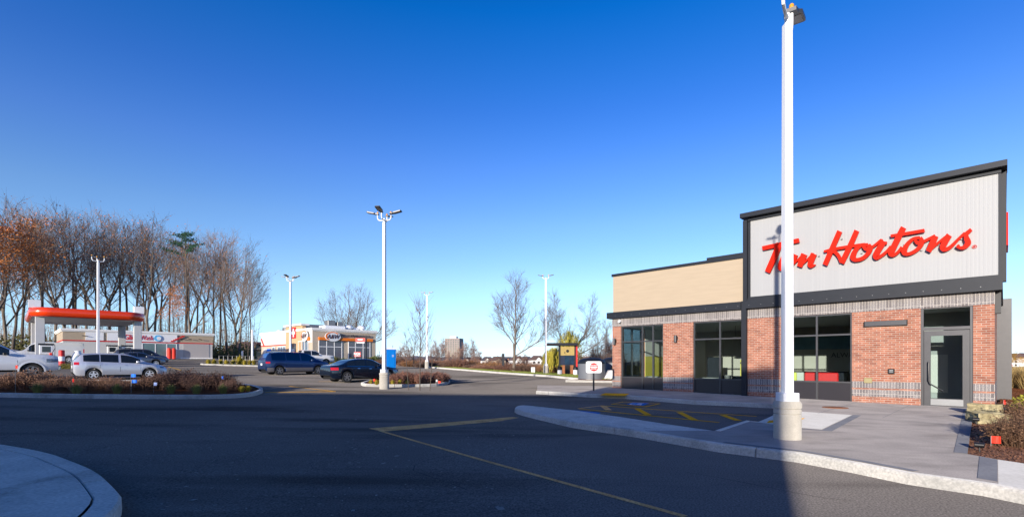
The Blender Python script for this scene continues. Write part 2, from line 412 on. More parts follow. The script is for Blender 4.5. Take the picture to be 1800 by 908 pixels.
# the shop frame: local x along the front, y into the shop
SO = (.2029 * 25.23, 25.23); SR = (848.5 / 870 * 15.39, 15.39)
SA = math.atan2(SR[1] - SO[1], SR[0] - SO[0]); SL = math.hypot(SR[0] - SO[0], SR[1] - SO[1])
ux, uy = math.cos(SA), math.sin(SA); vx, vy = -uy, ux
def FX(px): r = (px - HX) / FPX; return (r * SO[1] - SO[0]) / (ux - r * uy)
def FZ(px, py): s = FX(px); return CAMH - (py - HY) / FPX * (SO[1] + s * uy)
def W(s, t): return (SO[0] + s * ux + t * vx, SO[1] + s * uy + t * vy)

# platform (walkway) in front of the shop
k1 = [gp(x, y) for x, y in ((906, 733), (902, 728), (901, 722), (905, 717.5), (918, 714.5), (944, 714))]           # tip of the near strip (ground line)
near = [(0.0, 14.25), gp(1003, 751), gp(1122, 769), gp(1261, 794), gp(1400, 812), gp(1500, 831), gp(1595, 851), gp(1727.6, 871), gp(1800, 886), (8.6, 1.2), (11, -5)]
back = [gp(944, 714, .14), gp(1011, 721, .14), gp(1094, 733, .14), gp(1178, 746, .14), gp(1255.6, 757, .14)]
tipc = [gp(903, 727), gp(906, 718, .05), gp(922, 713.5, .1)]
strip_front = smooth_line([back[0], tipc[2], tipc[1], tipc[0], near[1]], 2)
structure(kerb('near_kerb', strip_front + near[2:], .17, .15, A_['concrete'], joint=3.1))
def inset(pts, w):
    out = []
    for i, p in enumerate(pts):
        a = Vector(pts[max(0, i-1)]); b = Vector(pts[min(len(pts)-1, i+1)]); d = (b-a).normalized()
        out.append((p[0] - d.y * w, p[1] + d.x * w))
    return out
nf = inset(strip_front + near[2:], .16)
strip_poly = nf[:len(strip_front)+3] + [gp(1261, 772, .14)] + back[::-1][0:5]
# simple robust polygons
P_strip = nf[2:len(strip_front)+2] + [back[4], back[3], back[2], back[1], back[0]]
structure(sheet('kerb_strip', P_strip, .145, A_['concrete'], 1.2))
stall_back = [gp(942, 692), gp(1038, 698), gp(1100, 700.5), gp(1222, 710.5), gp(1300, 714), gp(1372, 718)]
cnr = [gp(1310, 739.5, .14), gp(1331, 742, .14), gp(1357, 731, .14), gp(1376, 719, .14)]
structure(kerb('walkway_kerb', [cnr[2], cnr[3]] + stall_back[::-1], -.17, .15, A_['concrete'], joint=3.0))
KP = [cnr[2], cnr[3]] + stall_back[::-1]
wk = inset(KP, -.16)[::-1]
i0 = len(strip_front) + 1
plat = [back[4]] + [cnr[0], cnr[1]] + wk[::-1] + [gp(944, 686, .15), (1.4, 27.2), (4.6, 26.6), W(-.3, .4), W(.5, .6), W(SL + .0, .6), W(SL - .65, 0), W(SL - .65, -.05)]
e1 = gp(1711.8, 719, .15); e2 = gp(1700.6, 797, .15); e3 = gp(1754, 806.6, .15); e4 = gp(1755, 849, .15)
plat = plat[:-1] + [e1, e2, e3, e4] + nf[::-1][:0]
# back to the near kerb, right to left
kk = nf[len(strip_front):]          # near[2:] inset
cutr = [p for p in kk if p[0] < e4[0] - .05 and p[1] > 5.0]
plat += [(e4[0] - .02, kk[[i for i, p in enumerate(kk) if p[0] > e4[0] - .4][0]][1] + .25)] if False else []
plat += cutr[::-1][:-0 or None]
plat = [p for i, p in enumerate(plat) if i == 0 or (Vector(p) - Vector(plat[i-1])).length > .02]
structure(sheet('walkway', plat, .15, A_['paver'], 1.5))
# right hand plain pavement and mulch bed
rp = [e4, e3, gp(1800, 813.5, .15), (9.5, 4), (12, -4), (10.9, -5)] + [p for p in kk if p[1] < e4[1] + .4][::-1]
structure(sheet('pavement', rp, .149, A_['pad'], 1.5))
mb_ = [e2, e1, W(SL - .66, .02), W(SL + .1, .02), W(SL + .1, 22), (52, 30), (40, 8), (24, -5), (12.2, -4), (9.6, 4), gp(1800, 813.5, .15), e3]
structure(sheet('mulch_bed', mb_, .12, A_['mulch'], 1.5))
def strip(name, pts, off, m, step=1.2): return structure(sheet(name, pts, off, m, step))
# borders
strip('dark_border', [gp(1694.2, 719.5, .15), gp(1711.5, 719.5, .15), gp(1700.4, 796.8, .15), gp(1676.6, 794.5, .15)], .154, A_['paverdark'])
strip('dark_border', [gp(1722, 801.5, .15), gp(1753.4, 807.5, .15), gp(1753.6, 846, .15), gp(1718, 840, .15)], .154, A_['paverdark'])
bd = [p for p in nf if 3.2 < p[0] < e4[0] - .25]
bd2 = inset(bd, .13)
strip('dark_border', bd + bd2[::-1], .158, A_['paverdark'])
pad = [gp(1333, 742, .15), gp(1360, 729, .15), gp(1383, 721, .15), gp(1410, 723, .15), gp(1497.5, 729, .15), gp(1444, 754.5, .15), gp(1406, 751.5, .15)]
strip('ramp_pad', pad, .156, A_['pad'])
strip('dark_border', [gp(1500, 728.5, .15), gp(1514, 729.5, .15), gp(1462, 757.5, .15), gp(1375, 751.5, .15), gp(1378, 750, .15), gp(1445, 755.2, .15)], .154, A_['paverdark'])
strip('tactile_strip', [gp(1347, 743.5, .15), gp(1352, 739, .15), gp(1415, 734.5, .15), gp(1406, 739.5, .15)], .160, A_['yellow'])
strip('tactile_strip', [gp(1054, 694.2, .15), gp(1064, 690.2, .15), gp(1106, 691.3, .15), gp(1099, 695.6, .15)], .156, A_['yellow'])
# scored joints of the walkway
for t_ in (-1.4, -2.9, -4.4, -5.9):
    s0_, s1_ = (9.2, 12.7) if t_ > -4 else (10.2, 12.9)
    strip('scored_joint', line_poly(W(s0_, t_), W(s1_, t_), .014), .1545, A_['paverdark'], 3)
for s_ in (10.4, 11.9): strip('scored_joint', line_poly(W(s_, -.1), W(s_, -5.4), .014), .1575, A_['paverdark'], 3)
# cracks in the drive
def crack(px, py, ang, n, seed):
    rg_ = random.Random(seed); x, y = gp(px, py)
    for _ in range(n):
        x2, y2 = x + math.cos(ang)*.35, y + math.sin(ang)*.35; strip('asphalt_crack', line_poly((x, y), (x2, y2), rg_.uniform(.006, .016)), .0025, A_['liner'], 9); x, y = x2, y2; ang += rg_.gauss(0, .35)
crack(360, 760, .6, 16, 1); crack(820, 860, 2.2, 9, 2); crack(1500, 880, 2.6, 6, 3)
cv = MB().lathe([(.36, 0), (.36, .012), (.34, .015)], 28)
cvo = cv.build('drain_cover', A_['rust'], None, True); cvo.location = (*gp(1468, 715.8, .15), G(*gp(1468, 715.8, .15)) + .15)
tag(cvo, 'rust brown round cover set in the walkway below the booth window', 'drain cover')
# ramp kerb pieces beside the stall
structure(kerb('stall_kerb', [back[4], cnr[0], cnr[1], cnr[2], cnr[3]], -.13, .165, A_['pad'], joint=9))

# painted lines in the stall
def pl(a, b, w, m, name='painted_line', off=.005):
    return strip(name, line_poly(gp(*a), gp(*b), w), off, m)
pl((1016, 717.5), (1056, 712.6), .10, A_['oldyellow']); pl((1056, 712.6), (1330, 731.5), .13, A_['yellow'], off=.009)
pl((1018, 718.2), (1264, 742.4), .13, A_['yellow'], off=.013)
pl((1060, 713.5), (1070, 721), .22, A_['oldyellow'], off=.017)
for a, b in (((1120, 718.5), (1140, 729.5)), ((1194, 724.5), (1222, 739)), ((1270, 729.5), (1298, 739.5))): pl(a, b, .2, A_['yellow'], off=.017)
strip('painted_line', [gp(1073, 710.7), gp(1094, 706.3), gp(1162, 709.6), gp(1136, 715.6)], .021, A_['yellow'])
strip('painted_symbol', [gp(1078, 710.4), gp(1096, 707.0), gp(1157, 709.9), gp(1134, 714.8)], .025, A_['asphalt'])
strip('painted_symbol', [gp(1101, 711.6), gp(1112, 707.9), gp(1141, 709.2), gp(1130, 713.6)], .029, A_['blue'])
def wheelchair(cx, cy, sx, ang, off):
    """accessible parking figure, painted"""
    mb = MB(); ca, sa = math.cos(ang), math.sin(ang)
    def T(x, y): X = cx + sx * (x*ca - y*sa); Y = cy + sx * (x*sa + y*ca); return (X, Y, G(X, Y) + off)
    n = 18; ring = []
    for k in range(n+1):
        t = R(120) + R(290) * k / n
        ring.append((math.cos(t), math.sin(t)))
    for k in range(n): 
        a, b = ring[k], ring[k+1]
        mb.quad(T(a[0]*.42, a[1]*.42-.25), T(b[0]*.42, b[1]*.42-.25), T(b[0]*.30, b[1]*.30-.25), T(a[0]*.30, a[1]*.30-.25))
    mb.quad(T(-.12,.55), T(.0,.55), T(.06,-.1), T(-.08,-.1)); mb.quad(T(-.05,-.101), T(-.05,.0), T(.36,.0), T(.36,-.101)); mb.quad(T(.28,-.102), T(.37,-.102), T(.56,-.55), T(.46,-.6))
    mb.lathe([(.1*sx, 0), (.1*sx, .002)], 10, T(-.08, .72))
    return structure(mb.build('painted_symbol', A_['whitepaint'], None))
c_ = gp(1121, 710.8); wheelchair(c_[0], c_[1], .55, SA, .033)
strip('painted_symbol', [gp(988, 722.2), gp(998, 719.6), gp(1056, 724.8), gp(1050, 728)], .005, A_['blue'])
# yellow lines on the drive
strip('painted_line', [gp(648, 752.6), gp(900, 732.4), gp(926, 735), gp(673, 758)], .005, A_['oldyellow'])
strip('painted_line', line_poly(gp(668, 757), gp(1205, 908), .085), .009, A_['oldyellow'])
strip('painted_line', line_poly(gp(466, 689.3), gp(590, 687.6), .22), .005, A_['yellow'])
strip('painted_line', line_poly(gp(508, 678.5), gp(585, 687), .10), .009, A_['yellow'])
strip('painted_line', line_poly(ap(292, 52), ap(318, 43), .12), .005, A_['yellow'])
strip('painted_line', line_poly(gp(560, 670), gp(700, 668), .12), .005, A_['oldyellow'])
strip('painted_line', line_poly(gp(520, 660), gp(600, 659.4), .12), .005, A_['oldyellow'])
strip('drive_arrow', line_poly(gp(972, 686), gp(990, 683.8), .3), .005, A_['yellow'])
# seams of the paving
def seam(pts, w=.03):
    for a, b in zip(pts[:-1], pts[1:]):
        strip('asphalt_seam', line_poly(a, b, w), .003, A_['liner'], 4)
seam([gp(790, 675), gp(870, 668), gp(950, 660)], .035); seam([gp(440, 676), gp(635, 680)], .03)

# lower left pavement corner
cl = [gp(-60, 790), gp(0, 794), gp(88.6, 811), gp(133, 829), gp(174, 847), gp(201, 873), gp(226, 905), (-3.2, 3.4), (-3.05, 1.0), (-3.3, -8)]
clS = smooth_line(cl, 2)
structure(kerb('corner_kerb', clS, -.24, .15, A_['concrete'], joint=2.4))
ins = inset(clS, -.255)
structure(sheet('corner_pavement', ins + [(-16, -8), (-16, 8.5)], .147, A_['concrete'], 1.5))

# left planting island
il = [gp(-160, 694), gp(0, 697.8), gp(130, 699.8), gp(266, 701), gp(350, 701), gp(407, 700), gp(445, 696.5), gp(463, 690.5), gp(463, 686)]
il_back = [gp(440, 679.5), gp(380, 676), gp(250, 673), gp(100, 671), gp(-160, 668)]
ilo = smooth_line(il + il_back, 2)
structure(kerb('island_kerb', ilo, .18, .16, A_['concrete'], joint=2.9))
structure(sheet('planting_bed', inset(ilo, .16), .13, A_['mulch'], 1.5))
# middle island (round the middle lamp)
im = [gp(634, 676), gp(640, 679.2), gp(700, 680), gp(768, 679), gp(788, 675), gp(793, 670), gp(780, 665), gp(740, 662.5), gp(690, 664), gp(650, 671), gp(634, 676)]
imo = smooth_line(im, 2)
structure(kerb('island_kerb', imo, .16, .15, A_['concrete'], joint=2.9))
structure(sheet('planting_bed', inset(imo[:-1], .15), .12, A_['mulch'], 1.5))
# small planted strip before the far fence
ip = [ap(352, 58), ap(357, 57), ap(400, 55.5), ap(470, 54)] + [ap(470, 60), ap(372, 62)]
structure(kerb('island_kerb', ip[:4], .2, .16, A_['concrete']))
structure(sheet('planting_bed', ip, .11, A_['grass'], 2.))

# ------------------------------------------------------------------ coffee shop
shop = empty('coffee_shop', (SO[0], SO[1], 0), SA, 'brick coffee shop with grey sign tower, charcoal trim and red script lettering', 'coffee shop')
GZ = .10
HT = 3.42
xs_ = {'p1': (0, FX(1091.4)), 'p2': (FX(1165.6), FX(1218.3)), 'p3': (FX(1312), FX(1376)), 'p4': (FX(1497.5), FX(1618.5)), 'p5': (FX(1710.5), SL)}
op = [(xs_['p1'][1], xs_['p2'][0]), (xs_['p2'][1], FX(1311)), (xs_['p3'][1], xs_['p4'][0]), (xs_['p4'][1], xs_['p5'][0])]
DEP = 19.0
wb = MB(); gb = MB()
for k, (a, b) in xs_.items():
    if k == 'p1':
        wb.box(0, b, .0, .3, GZ, HT)
    else: wb.box(a, b, 0, .3, GZ, HT)
wb.box(0, SL, .004, .3, HT + .001, 4.1)
# right side wall (solid), rear wall, left side wall with window bays
wb.box(SL - .3, SL, .301, DEP, GZ, 4.1)
wb.box(.301, SL - .301, DEP - .3, DEP, GZ, 4.1)
for a, b in ((.301, .55), (2.7, 4.9), (7.2, DEP - .301)): wb.box(0, .3, a, b, GZ, HT)
wb.box(0, .3, .301, DEP - .301, HT + .001, 4.1)
wb.build('wall', A_['brick'], shop)
for k, (a, b) in xs_.items():
    e = .004 if k in ('p5',) else 0
    for z0, z1 in ((.40, .64), (.70, .93)):
        x0, x1 = a + (.0 if k != 'p1' else -.004), b + (e if k == 'p5' else 0)
        gb.box(x0 + .001, x1 - .001, -.006, .1, z0, z1)
        if k == 'p1': gb.box(-.006, .1, .101, 3, z0, z1) if False else None
gb.box(-.006, SL + .006, -.006, .1, HT + .004, 3.83)
gb.box(-.006, .1, .101, DEP, HT + .004, 3.83); gb.box(SL - .1, SL + .006, .101, DEP, HT + .004, 3.83)
gb.box(SL - .1, SL + .006, .101, DEP - 1, .40, .64); gb.box(SL - .1, SL + .006, .101, DEP - 1, .70, .93)
gb.build('brick_band', A_['greybrick'], shop)
# windows in the front
def window(a, b, vm, pl_=True):
    fr = MB(); t = .055; y0, y1 = .05, .17
    fr.box(a, a + t, y0, y1, .16, HT); fr.box(b - t, b, y0, y1, .16, HT); fr.box(a + t, b - t, y0, y1, HT - t, HT)
    for z in (.88, 2.64): fr.box(a + t, b - t, y0 + .002, y1, z - .03, z + .03)
    fr.box(a + t, b - t, y0 + .002, y1, .16, .2)
    for m_ in vm: 
        for z0, z1 in ((.2, .85), (.91, 2.61), (2.67, HT - t)): fr.box(m_ - .03, m_ + .03, y0, y1, z0, z1)
    f = fr.build('window_frame', A_['frame'], shop)
    g = MB(); g.box(a + t, b - t, .10, .106, .91, HT - t); g.build('pane', A_['glass'], f)
    s_ = MB(); s_.box(a + t, b - t, .095, .14, .2, .85); s_.build('spandrel', A_['spandrel'], f)
window(op[0][0], op[0][1], [FX(1128), FX(1146.7)])
window(op[1][0], op[1][1], [FX(1264.6)])
window(op[2][0], op[2][1], [FX(1435)])
# side windows in the left end wall
for a, b in ((.55, 2.7), (4.9, 7.2)):
    fr = MB(); t = .06
    for y in (a, (a+b)/2 - t/2, b - t): fr.box(.1, .2, y, y + t, .16, HT)
    for z in (.16, .86, 2.62, HT - t): fr.box(.102, .198, a, b, z, z + t - .002)
    f = fr.build('window_frame', A_['frame'], shop)
    MB().box(.15, .156, a + t, b - t, .92, HT - t).build('pane', A_['glass'], f)
    MB().box(.13, .17, a + t, b - t, .22, .86).build('spandrel', A_['spandrel'], f)
# door
a, b = op[3]; fr = MB(); t = .07
fr.box(a, a + t, .04, .18, .15, HT + .05); fr.box(b - t, b, .04, .18, .15, HT + .05); fr.box(a + t, b - t, .04, .18, HT - .03, HT + .05); fr.box(a + t, b - t, .042, .18, 2.68, 2.78)
dfm = fr.build('door_frame', A_['frame'], shop)
MB().box(a + t, b - t, .10, .106, 2.78, HT - .03).build('transom_pane', A_['glass'], dfm)
da, db = a + t + .01, b - t - .01; dz = 2.66
d = MB(); st = .17
d.box(da, da + st, .06, .12, .17, dz); d.box(db - st, db, .06, .12, .17, dz); d.box(da + st, db - st, .06, .12, dz - .17, dz); d.box(da + st, db - st, .06, .12, .17, .42)
do = d.build('door', A_['frame'], shop)
MB().box(da + st, db - st, .088, .094, .42, dz - .17).build('door_pane', A_['glass'], do)
MB().box(da + st, db - st + .02, .052, .0595, .2, .40).build('kick_plate', A_['galv'], do)
h = MB(); h.tube([(da + .12, .06, 1.62), (da + .12, -.02, 1.62), (da + .12, -.03, 1.55), (da + .12, -.03, 1.0), (da + .16, -.03, .9), (da + .48, -.03, .68), (da + .48, .06, .66)], .022, 8); h.build('handle', A_['black'], do, True)
MB().box(a - .03, b + .03, -.12, .04, .10, .165).build('threshold', A_['galv'], shop)
# beam, trims
tw0 = FX(1312); tw1 = SL + .16
bmz0, bmz1 = 3.83, 4.14
bm_ = MB(); bm_.box(-.22, tw0 - .16, -.20, .3, bmz0, bmz1); bm_.box(tw0 + .06, tw1 + .02, -.26, .3, bmz0, bmz1)
bm_.box(-.22, .1, .301, DEP + .2, bmz0, bmz1)
bm_.box(SL - .1, tw1 + .02, .301, 6.5, bmz0, bmz1)
beam = bm_.build('canopy_beam', A_['dark'], shop)
rv = MB()
for k in range(30):
    x = .3 + k * .46
    if x > SL: break
    rv.lathe([(.012, -.004), (.012, .004)], 8, (x, -.206 if x < tw0 - .2 else -.266, 3.96), 'y')
rv.build('bolt_heads', A_['galv'], beam)['kind'] = 'stuff'
MB().bbox(tw0 - .16, tw0 + .05, -.15, .0 - .002, .15, 4.16, .01).build('corner_post', A_['dark'], shop)
# cream upper wall of the low block
CT = 5.98
MB().box(.0, tw0 - .12, .06, .36, 4.14, CT).box(0, .3, .361, DEP, 4.14, CT).box(.301, tw0 - .2, DEP - .3, DEP, 4.14, CT).build('upper_wall', A_['cream'], shop)
rf = MB().box(.31, SL - .31, .37, DEP - .31, 5.2, 5.35).build('roof', A_['galv'], shop)
MB().box(-.06, tw0 - .12, -.0, .42, CT, CT + .12).box(-.06, .36, .421, DEP + .06, CT, CT + .12).build('parapet_cap', A_['dark'], shop)
MB().box(FX(1222), tw0 - .13, 1.2, 1.5, 5.3, FZ(1222, 457) + .28).build('raised_parapet', A_['dark'], shop)
# tower
PB, PT = 4.32, 7.46
PX1 = SL + .085
TD = 6.0
tb = MB()
tb.box(tw0, SL + .13, .16, .5, 4.141, 7.7); tb.box(tw0, tw0 + .3, .501, TD, 4.141, 7.7); tb.box(tw0 + .301, SL - .301, TD - .3, TD, 4.141, 7.7)
tb.box(SL - .3, SL + .13, .501, TD, 4.141, 7.7); tb.build('tower_wall', A_['dark'], shop)
fm = MB()
fm.box(tw0 - .1, tw0 + .06, -.12, .2, 4.16, 7.50)                     # left edge frame
fm.box(tw0 + .07, tw0 + .16, -.0, .158, 4.3, 7.44)
fm.box(tw0 - .16, tw1 + .12, -.30, .6, 7.58, 7.76)                    # cap
fm.box(tw0 + .07, PX1 + .06, -.05, .158, PT, 7.575)
fm.box(tw0 + .07, tw1, -.1, .158, 4.145, 4.24); fm.box(tw0 + .07, PX1 + .06, -.04, .158, 4.245, PB)
fm.box(PX1, PX1 + .06, .0, .158, PB, PT)
fm.box(SL + .002, tw1 + .11, .601, TD + .1, 7.58, 7.76); fm.box(tw0 - .15, tw0 + .3, .601, TD, 7.58, 7.76)
fm.box(SL + .132, SL + .26, .3, .62, 4.145, 7.575)                     # side fin below the cap
fm.build('tower_frame', A_['dark'], shop)
# ribbed panel
m, nt_, b_ = newmat('ribbed_panel'); L_ = nt_.links
tc = nt_.nodes.new('ShaderNodeTexCoord'); mp = nt_.nodes.new('ShaderNodeMapping'); mp.inputs['Scale'].default_value = (22, 22, .10); L_.new(tc.outputs['Object'], mp.inputs[0])
n = nt_.nodes.new('ShaderNodeTexNoise'); n.inputs['Scale'].default_value = 1; n.inputs['Detail'].default_value = 4; L_.new(mp.outputs[0], n.inputs['Vector'])
mx = nt_.nodes.new('ShaderNodeMix'); mx.data_type = 'RGBA'; mx.inputs[6].default_value = (.33,.335,.34,1); mx.inputs[7].default_value = (.385,.39,.39,1)
L_.new(n.outputs[0], mx.inputs[0]); L_.new(mx.outputs[2], b_.inputs['Base Color']); b_.inputs['Roughness'].default_value = .55
A_['panel'] = m
pn = MB(); x = tw0 + .16; x1 = PX1; pw = .10
pr = []
while x < x1 - pw:
    pr += [(x, 0), (x + pw*.55, 0), (x + pw*.68, .001), (x + pw*.87, .001)]; x += pw
pr.append((x1, 0))
for i, (x, y) in enumerate(pr): pn.v += [(x, .02 + y, PB), (x, .02 + y, PT)]
pn.f = [(2*i, 2*i+2, 2*i+3, 2*i+1) for i in range(len(pr)-1)]
pn.build('sign_panel', A_['panel'], shop)
pf = MB(); pf.box(tw0 + .16, x1, .04, .155, PB, PT); pf.build('panel_backing', A_['panel'], shop)

# script lettering, each letter its own raised piece
def zpt(org, sc, p): return (org[0] + p[0] * sc, org[1] + p[1] * sc)
LY = -.16
def offset_stroke(pts, wd):
    """outline of a stroke with varying width (photo-scale coordinates)"""
    P = [Vector(p) for p in pts]; Lh, Rh = [], []
    for i, p in enumerate(P):
        d = (P[min(i+1, len(P)-1)] - P[max(i-1, 0)]).normalized(); n = Vector((-d.y, d.x)) * wd[i] / 2
        Lh.append(p + n); Rh.append(p - n)
    return Lh, Rh
def catmull(pts, wd, k=5):
    if len(pts) == 2: return pts, wd
    out, ow_ = [], []
    n = len(pts)
    for i in range(n - 1):
        p0, p1, p2, p3 = [Vector(pts[max(0, min(n-1, j))]) for j in (i-1, i, i+1, i+2)]
        for q in range(k):
            t = q / k
            out.append(.5 * ((2*p1) + (p2-p0)*t + (2*p0-5*p1+4*p2-p3)*t*t + (3*p1-p0-3*p2+p3)*t**3)); ow_.append(wd[i]*(1-t) + wd[i+1]*t)
    out.append(Vector(pts[-1])); ow_.append(wd[-1]); return out, ow_
Z1 = ((1330, 390), .11015); Z2 = ((1440, 390), .11015); Z3 = ((1570, 380), .11012)
lay = [0]
def letter(name_label, strokes):
    mb = MB()
    for (Z, pts, wd) in strokes:
        lay[0] += 1
        e = (lay[0] % 5) * .004
        P, Wd = catmull(pts, wd)
        Lh, Rh = offset_stroke(P, Wd)
        base = len(mb.v); n = len(P)
        for hgt in (LY - e, LY + .11 - e):
            for q in Lh + Rh:
                px, py = zpt(Z[0], Z[1], q)
                mb.v.append((FX(px), hgt, FZ(px, py)))
        a = base; o = 2 * n
        for i in range(n - 1):
            mb.f += [(a+i, a+i+1, a+n+i+1, a+n+i), (a+o+i, a+o+n+i, a+o+n+i+1, a+o+i+1),
                     (a+i, a+o+i, a+o+i+1, a+i+1), (a+n+i, a+n+i+1, a+o+n+i+1, a+o+n+i)]
        mb.f += [(a, a+n, a+o+n, a+o), (a+n-1, a+o+n-1, a+o+2*n-1, a+2*n-1)]
    o_ = mb.build('letter', A_['red'], shop); o_['label'] = name_label
    return o_
letter('red script capital T', [(Z1, [(112, 428), (400, 365), (690, 302)], [62, 64, 66]), (Z1, [(385, 350), (300, 560), (190, 805)], [92, 88, 80])])
letter('red script letter i', [(Z1, [(475, 530), (405, 690), (400, 745), (440, 745), (520, 660), (610, 545)], [84, 90, 80, 50, 26, 26])])
letter('red script letter m', [(Z1, [(630, 525), (590, 620), (545, 735)], [90, 88, 80]), (Z1, [(545, 725), (640, 640), (770, 520)], [34, 28, 30]),
    (Z1, [(775, 520), (740, 610), (700, 720)], [92, 90, 78]), (Z1, [(700, 715), (800, 630), (925, 510)], [34, 28, 30]),
    (Z1, [(930, 515), (895, 600), (870, 690), (890, 712), (955, 690)], [92, 90, 78, 52, 14])])
letter('red script capital H', [(Z2, [(342, 158), (230, 410), (108, 692)], [76, 76, 74]), (Z2, [(612, 148), (500, 400), (372, 662)], [76, 78, 78]),
    (Z2, [(92, 480), (250, 440), (470, 405), (640, 378), (740, 362)], [36, 42, 46, 42, 36]), (Z2, [(190, 468), (270, 490), (330, 560), (365, 655)], [44, 56, 52, 40])])
letter('red script letter o', [(Z2, [(790, 372), (690, 382), (610, 440), (560, 530), (560, 590), (620, 612), (720, 580), (800, 500), (830, 430), (800, 372)], [48, 46, 62, 82, 84, 56, 58, 62, 66, 60]),
    (Z2, [(715, 400), (760, 440), (800, 440)], [40, 60, 60])])
letter('red script letter r', [(Z2, [(835, 425), (920, 365), (1005, 290)], [42, 40, 36]), (Z2, [(1000, 290), (1030, 335), (1090, 348)], [40, 44, 44]),
    (Z2, [(1040, 335), (960, 450), (915, 540), (925, 580), (1000, 550), (1090, 480), (1160, 400)], [80, 90, 90, 64, 46, 46, 50])])
letter('red script letter t', [(Z3, [(175, 190), (80, 380), (-10, 560), (-25, 615), (20, 630), (90, 580), (150, 500)], [86, 90, 92, 74, 44, 46, 44]),
    (Z3, [(-28, 326), (240, 285), (508, 238)], [42, 48, 50])])
letter('red script letter o', [(Z3, [(435, 350), (330, 370), (240, 450), (190, 540), (190, 590), (250, 610), (350, 570), (440, 490), (472, 410), (440, 350)], [46, 46, 62, 82, 84, 50, 56, 62, 66, 56]),
    (Z3, [(355, 390), (400, 435), (440, 430)], [40, 60, 60])])
letter('red script letter n', [(Z3, [(490, 418), (580, 370), (680, 320)], [46, 44, 40]), (Z3, [(685, 325), (630, 450), (570, 570)], [88, 90, 80]),
    (Z3, [(580, 565), (720, 440), (890, 305)], [38, 38, 42]), (Z3, [(900, 310), (830, 430), (795, 510), (830, 540), (920, 500), (1060, 360), (1150, 280)], [90, 92, 88, 62, 52, 40, 46])])
letter('red script letter s', [(Z3, [(1250, 222), (1190, 275), (1130, 320)], [52, 60, 60]), (Z3, [(1160, 290), (1180, 370), (1200, 430), (1150, 500), (1080, 515), (1015, 490)], [60, 90, 96, 62, 46, 26]),
    (Z3, [(1040, 465), (1050, 495)], [40, 50])])
text('trademark_ring', '\u00ae', .16, A_['red'], shop, (FX(1713), -.01, FZ(1713, 434)), (R(90), 0, 0), .01)
# letter stand-offs
so_ = MB()
for px, py in ((1372, 440), (1386, 455), (1405, 460), (1425, 455), (1440, 450), (1480, 420), (1500, 430), (1515, 445), (1545, 450), (1570, 440), (1590, 430), (1620, 440), (1650, 430), (1690, 420)):
    so_.box(FX(px) - .02, FX(px) + .02, LY + .1, .03, FZ(px, py) - .02, FZ(px, py) + .02)
so_.build('letter_mounts', A_['galv'], shop)['kind'] = 'stuff'
# things on the wall
def sconce(px, py):
    t = empty('wall_sconce', (*W(FX(px), 0), FZ(px, py)), SA, None, 'wall light')
    MB().box(-.06, .06, -.08, -.001, -.06, .1).build('bracket', A_['black'], t)
    MB().lathe([(.06, -.16), (.065, -.155), (.065, .155), (.06, .16)], 16, (0, -.14, 0)).build('shade', A_['frame'], t, True)
    return t
sconce(1189.5, 595)['label'] = 'dark cylinder wall light on the brick pier between the two left windows'
sconce(1082, 600)['label'] = 'dark cylinder wall light on the narrow brick pier at the left corner of the shop'
t = empty('linear_light', (*W(FX(1557), 0), FZ(1557, 568)), SA, 'long grey linear light fixed high on the brick wall left of the door', 'wall light')
hw = (FX(1594) - FX(1520)) / 2
MB().bbox(-hw, hw, -.14, -.02, -.09, .09, .01).build('housing', A_['frame'], t); MB().box(-hw + .05, hw - .05, -.019, -.001, -.05, .05).build('bracket', A_['black'], t)
MB().box(-hw - .012, -hw - .001, -.145, -.01, -.095, .095).build('end_cap', A_['black'], t); MB().box(hw + .001, hw + .012, -.145, -.01, -.095, .095).build('end_cap', A_['black'], t)
t = empty('outlet_box', (*W(FX(1567), 0), FZ(1567, 652)), SA, 'small black outlet box on the brick wall left of the door', 'outlet')
MB().bbox(-.09, .09, -.07, -.001, -.09, .09, .012).build('cover', A_['black'], t); MB().box(-.05, .05, -.075, -.0705, -.03, .0).box(-.05, .05, -.075, -.0705, .02, .05).build('socket', A_['galv'], t)
t = MB().bbox(-.12, .12, -.05, -.001, -.09, .09, .01).build('service_plate', mat('olive_plate', (.32,.27,.13), .6), None); t.location = (*W(FX(1526), 0), FZ(1526, 668)); t.rotation_euler = (0,0,SA)
tag(t, 'small olive metal plate on the brick just above the speckled band', 'plate')
t = empty('security_camera', (*W(FX(1091), 0), FZ(1091, 564)), SA, 'small white dome camera below the beam at the left corner of the shop', 'camera')
MB().box(-.05, .05, -.1, -.001, -.03, .05).build('mount', A_['whitemetal'], t); MB().lathe([(.02,-.1),(.06,-.08),(.075,-.04),(.07,0),(.03,.01)], 14, (0,-.14,0)).build('dome', A_['whitemetal'], t, True)
# side fin further back along the right wall, blade sign
t = MB().box(SL + .002, SL + .42, 5.8, 6.1, .12, 4.1).build('side_fin', A_['frame'], shop)
bs = empty('blade_sign', (*W(SL, 1.0), 0), SA, 'dark box sign with a red edge on the right side of the grey sign tower', 'sign')
MB().box(.003, .22, -.15, 1.4, 5.35, 6.35).box(.003, .2, -.12, 1.3, 4.5, 5.3).build('box', A_['black'], bs)
MB().box(.222, .30, -.15, 1.4, 5.35, 6.4).box(.202, .25, -.12, 1.3, 4.5, 5.3).build('red_edge', A_['red'], bs)
MB().box(SL + .002, SL + .14, .2, .5, 3.15, 3.8).build('side_bracket', A_['black'], shop)
